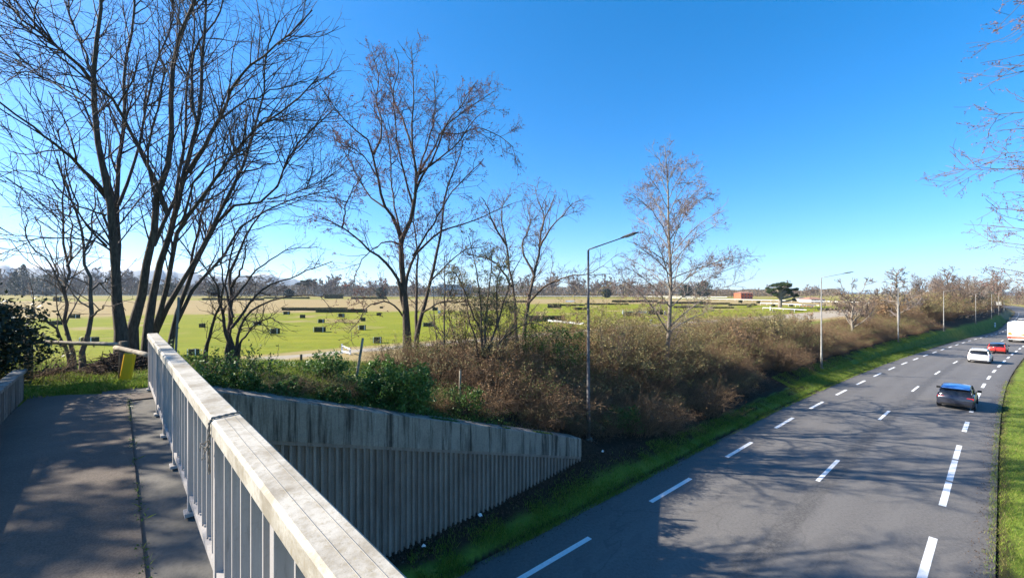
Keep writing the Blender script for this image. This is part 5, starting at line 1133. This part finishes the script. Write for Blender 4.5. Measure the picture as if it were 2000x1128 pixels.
def white_rail(lab, pts, hh, sp, group, th=.10):
    P = [gp(a, b_) for a, b_ in pts]; o = thing('running_rail', lab, 'rail', tuple(P[0]), 0, group); q = MB(); s = []; sm_ = MB().box((0, 0, hh*.5), (.09, .09, hh)).build('support', M['white_paint'], o)
    for a, c in zip(P[:-1], P[1:]):
        ln = (c-a).length; k = max(1, int(ln/sp)); dr = (c-a).normalized(); sd = Vector((-dr.y, dr.x, 0)).normalized()
        q.prism([sd*-.06+UP*-th, sd*.06+UP*-th, sd*.06+UP*th, sd*-.06+UP*th], a+UP*hh, c+UP*hh)
        for i in range(k): s.append(a.lerp(c, i/k)-P[0])
    q.build('rail', M['white_paint'], o, off=P[0])
    for i, v in enumerate(s[::max(1, len(s)//90)]):
        w = sm_ if i == 0 else sm_.copy(); w.location = v
        if i: COL.objects.link(w); w.parent = o
    return o
white_rail('white running rail along the far edge of the racecourse at the left', [(60,579.5),(200,579),(400,579),(600,578.6),(800,579.5)], 1.3, 9, 'white running rails', .2)
white_rail('white running rail along the far edge of the racecourse in the middle', [(800,579.8),(1000,580.2),(1250,581),(1420,583)], 1.4, 9, 'white running rails', .2)
white_rail('white running rail coming nearer at the right behind the lone pine', [(1300,584),(1420,587.5),(1590,592),(1700,596)], 1.2, 6, 'white running rails', .12)
white_rail('white running rail in front of the lone pine', [(1485,596),(1540,598.5),(1600,602)], 1.1, 4, 'white running rails', .10)
white_rail('white running rail beside the broad sandy track', [(1490,606),(1575,611.5)], 1., 4, 'white running rails', .08)
def board(name, lab, cat, px0, px1, py, hpx, py1=None, th=.12, m='white_paint'):
    a = gp(px0, py); c = gp(px1, py1 or py); h = hpx*a.y/F; o = thing(name, lab, cat, tuple(a)); dr = (c-a).normalized(); q = MB(); sd = Vector((-dr.y, dr.x, 0)).normalized()
    q.prism([sd*-th/2, sd*th/2, sd*th/2+UP*h, sd*-th/2+UP*h], a, c); q.build('panel', M[m], o, off=a, bevel=.01); k = max(1, int((c-a).length/2))
    for i in range(k+1): q = MB(); q.box(a.lerp(c, i/k)+UP*h*.55-sd*.1, (.09, .09, h*1.15)); q.build('post', M['white_paint'], o, off=a)
    return o
board('obstacle_board', 'long low white wall slanting on the field right of the pale-barked bare tree', 'obstacle', 1063, 1140, 627, 3.6, 634, m='frame')
board('obstacle_board', 'white board on posts behind a hedge right of the first lamp post', 'obstacle', 1215, 1262, 612, 4, 611.5, m='frame')
board('obstacle_board', 'white low board far off below the wooded skyline in the middle', 'obstacle', 1105, 1122, 589.5, 3, 589.5)
board('obstacle_board', 'orange-brown low wall far off right of the lone pine', 'obstacle', 1562, 1590, 599, 3, 599, m='rust')
def post_t(lab, px, py, hpx, wpx, cap):
    p = gp(px, py); s = p.y/F; o = thing('marker_post', lab, 'marker post', tuple(p), 0, 'white marker posts on the racecourse'); h = hpx*s; w = wpx*s
    q = MB(); q.box(p+UP*h/2, (w, w*.7, h)); q.build('post', M['white_paint'], o, off=p)
    if cap: q = MB(); q.box(p+UP*(h+.06), (cap*s, w, .16)); q.build('cap', M['white_paint'], o, off=p)
post_t('small white T-shaped marker post by the track left of the pyramid-shaped tree', 1271, 632, 7, 1.4, 4.5); post_t('small white post close to the trunk of the pyramid-shaped tree', 1299, 614, 7, 3, 0); post_t('white marker post left of the lone pine trunk', 1505, 606, 8, 2, 0); post_t('white marker post at the left end of the white board', 1217, 614, 9, 1.6, 0); post_t('white marker post behind the sapling, at the far side of the green field', 858, 612, 6, 5, 0)
# white hinged barrier on the path
p = gp(668, 690); s = p.y/F; o = thing('barrier_gate', 'white wooden barrier with slanting arms beside the grey field path', 'barrier', tuple(p)); q = MB(); q.box(p+UP*9*s, (.13, .13, 19*s)); q.build('post', M['white_paint'], o, off=p)
for zz, z2 in ((15, 11), (5, 3)):
    q = MB(); q.tube([p+UP*zz*s, p+Vector((26*s, -1.2, z2*s))], .07, 6); q.build('arm', M['white_paint'], o, off=p)
q = MB(); q.box(p+Vector((24*s, -1.1, 7*s)), (.12, .12, 14*s)); q.build('end_post', M['white_paint'], o, off=p)
for a, b_, h, lab in ((588, 706, 14, 'thin grey fence stake by the field path, left one'), (758, 690, 13, 'thin grey fence stake by the field path, right one')):
    p = gp(a, b_); stake('fence_stake', lab, 'stake', p, p+UP*h*p.y/F, .05, .045, M['wood_dark'])
# lone pine and umbrella pine
def pine(lab, name, px, py, hpx, clumps, seed, trunk_px, m='pine'):
    p = gp(px, py); s = p.y/F; r = np.random.default_rng(seed); o = thing(name, lab, 'tree', tuple(p)); top = hpx*s; L = [smooth_poly([(0,0,-.3),(.02*top,0,top*.35),(0,0,top*.6),(.02*top,0,top*.85)], [trunk_px*s/2*1.2,trunk_px*s/2,trunk_px*s/2*.7,trunk_px*s*.12], 9, r, .05)]
    V = []; C = []
    for cx, cz, rx_, rz_ in clumps:
        for k in range(7):
            c = np.array([cx*s, r.normal(0, rx_*.8)*s, cz*s])+r.normal(size=3)*np.array([rx_*.35, rx_*.35, rz_*.3])*s; C.append((c, rx_*s*.5, rz_*s*.55)); L.append(smooth_poly([(0,0,min(top*.5, c[2]*.7)), (c[0]*.5, c[1]*.5, c[2]*.85), tuple(c)], [trunk_px*s*.2,trunk_px*s*.12,.04], 9, r, .08))
    P = np.stack([l[0] for l in L]); Rr = np.stack([l[1] for l in L]); Vt, Ft = tubes(P, Rr, 6); link('trunk', npmesh('trunk', Vt, Ft, 4), M['bark_pale'], o, True)
    pts = np.concatenate([c+unit(r.normal(size=(420, 3)))*r.uniform(.3, 1, (420, 1))**.5*np.array([a, a, b_]) for c, a, b_ in C]); V, Fq = leaf_quads(pts, .85*s, 0, .4, r); tag(link('crown', npmesh('crown', V, Fq, 4), M[m], o), kind='stuff')
pine('lone spreading pine standing in the field with a bare trunk', 'pine_tree', 1523, 601, 51, [(-18,36,8,4),(-8,44,9,4),(3,47,10,4),(15,44,9,4),(25,36,8,4),(28,24,6,4),(-14,26,7,3.5),(10,36,9,4),(20,30,8,4),(-24,32,5,3),(2,38,9,4),(28,16,4,4)], 601, 6)
pine('dark umbrella pine rising above the far tree line', 'umbrella_pine', 600, 578.5, 34, [(-14,24,7,3),(-5,28,8,3.5),(5,30,8,3.5),(13,27,6,3),(0,24,9,3),(8,22,7,3)], 602, 3, 'evergreen')

# ------------------------------------------------------------------ far buildings
def house(name, lab, cat, px0, px1, py, hpx, roofh, wallm, roofm, floors=2, nwin=5, depth=10., flat=False):
    a = gp(px0, py); c = gp(px1, py); c = at(px1, py, a.y); s = a.y/F; w = (px1-px0)*s; h = hpx*s; o = thing(name, lab, cat, (a.x+w/2, a.y, a.z)); zz = 0
    q = MB(); q.box((0, depth/2, h/2-.5), (w, depth, h+1)); q.build('wall', wallm, o)
    q = MB(); e = .5
    if flat: q.box((0, depth/2, h+.2), (w+e, depth+e, .4))
    else:
        rh = roofh*s; q.raw([(-w/2-e, -e, h), (w/2+e, -e, h), (w/2+e, depth+e, h), (-w/2-e, depth+e, h), (-w/2+min(w, depth)*.3, depth/2, h+rh), (w/2-min(w, depth)*.3, depth/2, h+rh)], [(0, 1, 5, 4), (1, 2, 5), (2, 3, 4, 5), (3, 0, 4), (0, 3, 2, 1)])
    q.build('roof', roofm, o)
    for f in range(floors):
        for k in range(nwin):
            x = -w/2+w*(k+.5)/nwin; z = h*(f+.55)/floors; q = MB(); q.box((x, -.03, z), (w/nwin*.5, .1, h/floors*.45)); wo = q.build('window', M['frame'], o); q = MB(); q.box((x, -.085, z), (w/nwin*.42, .03, h/floors*.38)); q.build('pane', M['car_glass'], wo)
    return o
M['frame'] = mat('window_frame', (.5,.5,.48), .6)
wm = noisy('white_render', (.70,.68,.64), (.80,.78,.74), .5, .9, bump=0); rm = noisy('red_render', (.55,.10,.05), (.62,.15,.08), .5, .9, bump=0); gm = noisy('grey_render', (.30,.31,.32), (.38,.39,.40), .5, .9, bump=0); tl = noisy('roof_tiles', (.25,.13,.09), (.34,.19,.13), 2, .9, bump=0); dk = noisy('dark_roof', (.06,.065,.07), (.10,.10,.11), 2, .9, bump=0)
house('red_house', 'bright red house at the far edge of the racecourse', 'house', 1447, 1470, 584, 12, 3, rm, tl, 2, 4)
house('grandstand', 'long dark grey building behind the shrubs at the far side of the field', 'building', 858, 918, 579, 23, 2, gm, dk, 3, 9, 14, True)
house('white_tower', 'pale white block beside the long dark grey building', 'building', 842, 853, 579, 20, 2, wm, dk, 4, 2, 9, True)
house('white_house', 'white house with a shallow tiled roof at the right end of the field', 'house', 1584, 1612, 590, 6, 4, wm, tl, 1, 5)
house('white_house', 'small white house left of the second lamp post at the field edge', 'house', 1566, 1579, 588, 5, 3, wm, dk, 1, 3, 7)
house('white_house', 'tiny white house right of the umbrella pine in the far tree line', 'house', 614, 624, 578, 9, 3, wm, dk, 2, 2, 8)

# ------------------------------------------------------------------ trees along the road and on the skyline
tw = 1.0
FT = [auto_tree(12, k, 700+i, M[a], M[b_], 'bare_tree', 'x', 'tree', dens=1.1, tw=2.6) for i, (k, a, b_) in enumerate((('round', 'bark_brown', 'twig_brown'), ('oval', 'bark_pale', 'twig_pale'), ('oval', 'bark_brown', 'twig_brown'), ('cone', 'bark_pale', 'twig_pale'), ('round', 'bark_pale', 'twig_brown')))]
FAR = [auto_tree(12, k, 760+i, M[a], M[b_], 'bare_tree', 'x', 'tree', dens=.8, tw=t_) for i, (k, a, b_, t_) in enumerate((('round', 'bark_brown', 'twig_brown', 8), ('oval', 'bark_brown', 'twig_pale', 8), ('oval', 'bark_brown', 'twig_brown', 9), ('cone', 'bark_pale', 'twig_pale', 7), ('round', 'bark_brown', 'twig_pale', 8)))]
DN = {0: 'round-topped brown', 1: 'slim pale', 2: 'slim brown', 3: 'cone-shaped pale', 4: 'spreading pale-trunked'}
fu = set(); r = np.random.default_rng(88)
def place(i, loc, sc, lab, grp, rz=None, FT=FT, off=0):
    rz = r.uniform(0, 6.28) if rz is None else rz
    if i+off in fu: return copy_tree(FT[i], loc, rz, sc, lab, grp)
    fu.add(i+off); o = FT[i]; o.location = loc; o.rotation_euler = (0, 0, rz); o.scale = (sc, sc, sc) if not isinstance(sc, tuple) else sc; tag(o, lab, None, grp)
def place_px(i, px, py, hpx, lab, grp=None, d=None, wk=1.):
    p = gp(px, py) if d is None else at_ground(px, py, d); h = (p.z-(CAMZ-(py-hpx-HZ)/F*p.y))*-1; s = abs(h)/12.; place(i, tuple(p-UP*.1), (s*wk, s*wk, s), lab, grp)
place_px(4, 1664, 640, 108, 'rounded bare tree standing in the brambles right of the second lamp post', None, 58, 1.15)
place_px(0, 1692, 635, 84, 'smaller bare tree behind the rounded bare tree right of the second lamp post', None, 66, 1.)
place_px(3, 1755, 640, 116, 'cone-shaped bare tree right behind the third lamp post', None, 74, 1.25)
RT = 'bare trees along the left side of the far road'
rt = [(1790,622,62,90),(1806,622,72,95),(1826,618,58,100),(1845,618,78,105),(1858,616,64,110),(1872,616,72,112),(1886,615,84,115),(1897,612,66,125),(1908,612,88,125),(1918,610,68,135),(1929,608,74,140),(1941,606,72,150),(1952,605,80,165),(1812,620,50,120),(1840,616,55,130),(1865,612,60,140),(1900,606,56,160),(1776,620,44,105)]
for a, b_, h, d in rt:
    i = int(r.choice([1, 2, 2, 3, 0, 1])); place_px(i, a, b_, h*r.uniform(.9, 1.1), DN[i]+' bare tree rising behind the bushes along the far road', RT+', '+DN[i], d, .9)
for k in range(34):
    t = r.uniform(215, 420); X = r.uniform(-40, -11) if k % 3 else r.uniform(3, 40); x, y = rp(t, X); i = int(r.choice([1, 2, 2, 0])); s = r.uniform(.9, 1.6); p = (float(x), float(y), tz(x, y)-.1); place(i, p, (s, s, s), DN[i]+' bare tree in the wood where the far road disappears', 'trees of the wood at the end of the road, '+DN[i])
for k in range(46):
    a = r.uniform(1925, 2060); d = r.uniform(200, 330); p = at_ground(a, 600, d); Tq, Xq = inv([p.x], [p.y])
    if -13 < Xq[0] < 3: continue
    i = int(r.choice([1, 2, 2, 0])); s = r.uniform(.95, 1.5); place(i, tuple(p-UP*.1), (s, s, s), DN[i]+' bare tree in the wood where the far road disappears', 'trees of the wood at the end of the road, '+DN[i])
# right side of the road, mostly outside the frame
for k, t in enumerate((42, 58, 74, 92, 112, 135, 160)):
    x, y = rp(t, 9+r.uniform(-1, 2)); i = (1, 2, 0)[k % 3]; s = r.uniform(1.1, 1.5); place(i, (float(x), float(y), tz(x, y)-.1), (s, s, s), DN[i]+' bare tree on the right-hand side of the road outside the verge', 'trees on the right side of the road, '+DN[i])
SK = 'bare trees of the far tree line'
for k in range(180):
    a = r.uniform(-60, 1610); d = r.uniform(455, 620) if a < 1250 else r.uniform(380, 560); p = at_ground(a, 578, d); i = int(r.choice([0, 1, 2, 2, 3, 4])); hp = (r.uniform(20, 42)+6*math.sin(a*.013)+(10 if a < 420 else 0)-(5 if 860 < a < 1000 else 0))*(1 if a < 1380 else .62); s = hp*d/F/12
    place(i, tuple(p-UP*.1), (s*1.25, s*1.25, s), DN[i]+' bare tree in the far tree line beyond the racecourse', SK+', '+DN[i], None, FAR, 10)
# dark conifers and evergreens on the skyline
ev = [(46,580,62,1),(30,580,48,1),(90,580,42,0),(1375,583,32,0),(1340,583,24,0),(565,578,16,0),(745,579,20,0),(1185,580,18,0),(330,579,28,0),(420,579,24,0),(1810,605,34,0),(1722,604,16,0)]
EL = ['tall dark conifer above the far tree line at the left', 'shorter dark conifer at the left edge of the far tree line', 'dark evergreen behind the slender trunks', 'dark round evergreen right of the pyramid-shaped tree', 'low dark evergreen behind the pyramid-shaped tree', 'dark evergreen bush left of the umbrella pine', 'dark evergreen behind the tree with pinkish seeds', 'dark evergreen behind the right side of the first lamp post', 'dark evergreen seen behind the thick leaning trunks', 'dark evergreen seen through the thorn tree', 'yellowish green evergreen among the bare trees right of the third lamp post', 'low yellowish green evergreen left of the third lamp post']
for i, ((a, b_, h, con), lab) in enumerate(zip(ev, EL)):
    d = 400 if i < 10 else (105 if i == 10 else 150); p = at_ground(a, b_, d); s = d/F; hh = h*s
    rr = np.random.default_rng(900+i); n = 2600; z = rr.uniform(0, 1, n); wd = hh*(.36*(1-z)+.03 if con else .55*np.sqrt(np.maximum(1-(2*z-1)**2, .02))); an = rr.uniform(0, 6.28, n); q = np.sqrt(rr.uniform(0, 1, n))*(1+.25*np.sin(z*30+an*3)); P = np.stack([np.cos(an)*wd*q, np.sin(an)*wd*q, z*hh*.97+.03*hh], 1)
    o = thing('conifer' if con else 'evergreen_tree', lab, 'tree', tuple(p)); V, Fq = leaf_quads(P, 1.1*s*(1 if d > 200 else 1.2), 0, .5, rr); tag(link('crown', npmesh('crown', V, Fq, 4), M['pine'] if i >= 10 else M['evergreen'], o), kind='stuff'); q = MB(); q.tube([(0,0,-.3),(0,0,hh*.5)], [hh*.03, hh*.015], 6); q.build('trunk', M['bark_dark'], o)
# scrub along the foot of the tree line: one mass
rr = np.random.default_rng(950); n = 150000; a = np.concatenate([rr.uniform(-120, 1640, n)]); d = rr.uniform(450, 640, n); hgt = (9+12*vnoise(a, 0*a, 60, 1)+4*vnoise(a, 0*a, 14, 2))*np.where(a > 1380, .5, 1); x = (a-CX)/F*d; P = np.stack([x, d, terrain(x, d)+hgt*rr.uniform(0, 1, n)**1.2*.8], 1); V, Fq = leaf_quads(P, .75, 0, .5, rr); tag(link('distant_scrub', npmesh('distant_scrub', V, Fq, 4), M['far_scrub']), kind='stuff')
rr = np.random.default_rng(951); n = 40000; t = rr.uniform(150, 455, n); X = np.where(rr.uniform(size=n) < .7, rr.uniform(-48, -13, n), rr.uniform(4, 40, n)); x, y = rp(t, X); P = np.stack([x, y, terrain(x, y)+rr.uniform(0, 1, n)**1.5*5.5*(.5+vnoise(x, y, 9, 3))], 1); V, Fq = leaf_quads(P, .30, 0, .5, rr); tag(link('distant_scrub', npmesh('distant_scrub', V, Fq, 4), M['far_scrub']), kind='stuff')
rr = np.random.default_rng(952); n = 30000; a = rr.uniform(1900, 2100, n); d = rr.uniform(215, 345, n); x = (a-CX)/F*d; t, X = inv(x, d); k = (X < -14) | (X > 4); x, d = x[k], d[k]; P = np.stack([x, d, terrain(x, d)+rr.uniform(0, 1, len(x))**1.4*7*(.5+vnoise(x, d, 9, 3))], 1); V, Fq = leaf_quads(P, .38, 0, .5, rr); tag(link('distant_scrub', npmesh('distant_scrub', V, Fq, 4), M['far_scrub']), kind='stuff')
# small information panel far along the verge, white bollard
x, y = rp(232, -12.5); p = Vector((float(x), float(y), tz(x, y))); o = thing('road_sign', 'small pale road sign panel seen among the far lamp posts', 'sign', tuple(p), -1.0); q = MB(); q.tube([(0,0,-.2),(0,0,4.3)], .06, 6); q.build('post', M['galv'], o); q = MB(); q.box((0,-.08,3.6), (2.2, .05, 1.4)); q.build('panel', M['frame'], o, bevel=.01)
x, y = rp(178, -10.6); p = Vector((float(x), float(y), tz(x, y))); o = thing('white_bollard', 'white marker bollard on the grass verge far along the road', 'bollard', tuple(p)); q = MB(); q.tube([(0,0,-.1),(0,0,1.1),(0,0,1.2)], [.16,.16,.08], 10); q.build('post', M['white_paint'], o); q = MB(); q.tube([(0,0,.8),(0,0,.95)], .165, 10); q.build('band', M['grey_dark'], o)

# ------------------------------------------------------------------ mountains
def mountains():
    az = np.radians(np.linspace(-75, 60, 700)); rows = [2600, 2900, 3200, 3600, 4000, 4300]; V = []
    prof = np.interp(np.degrees(az), [-75, -52, -44, -38, -30, -24, -15, -5, 10, 60], [1.0, .95, .92, .85, .62, .5, .4, .3, .2, .12])
    nz = sum(vnoise(np.degrees(az)*1., 0*az, s, k)*w for k, (s, w) in enumerate(((6, .32), (2.2, .26), (.9, .14), (.4, .08))))+.35
    top = 250*prof*nz
    for j, q in enumerate(rows):
        u = [0, .35, .7, 1., .6, 0][j]; rg = vnoise(np.degrees(az)*1.5+j*7, 0*az+j, .8, 20+j)
        V.append(np.stack([q*np.sin(az), q*np.cos(az), -5+top*u*(.85+.3*rg if j not in (3,) else 1)], 1))
    V = np.concatenate(V); n = len(az); i = np.arange(len(rows)-1)[:, None]*n; j = np.arange(n-1)[None]; Fq = np.stack([i+j, i+j+1, i+n+j+1, i+n+j], -1).reshape(-1, 4)
    tag(link('hills', npmesh('hills', V, Fq, 4), M['mountain'], None, True), kind='structure')
    return top.max()
m = mat('mountain', (.1,.12,.14), .95); n_ = NT(m); sx = n_.add("ShaderNodeSeparateXYZ"); n_.l.new(n_.add("ShaderNodeNewGeometry").outputs['Position'], sx.inputs[0]); nz = n_.noise(n_.coord('World'), .006, 6, .7); hh = n_.math('ADD', sx.outputs[2], n_.math('MULTIPLY', nz, 90)); hh = n_.math('DIVIDE', hh, 260); n_.color(n_.ramp(hh, [(.45, (.10,.12,.13)), (.72, (.16,.17,.18)), (.80, (.75,.77,.80))])); M['mountain'] = m
mountains()

# ------------------------------------------------------------------ haze: one closed box of thin air round the whole scene
hz = MB(); hz.box((0, 0, 133), (11000, 11000, 294)); ho = hz.build('haze', None); tag(ho, kind='stuff')
hm = bpy.data.materials.new('haze'); hm.use_nodes = True; hn = hm.node_tree.nodes; hn.remove(hn['Principled BSDF'])
pv = hn.new('ShaderNodeVolumePrincipled'); pv.inputs['Color'].default_value = (.62, .78, 1., 1); pv.inputs['Density'].default_value = .00010; pv.inputs['Anisotropy'].default_value = .2
hm.node_tree.links.new(pv.outputs[0], hn['Material Output'].inputs['Volume']); ho.data.materials.append(hm)
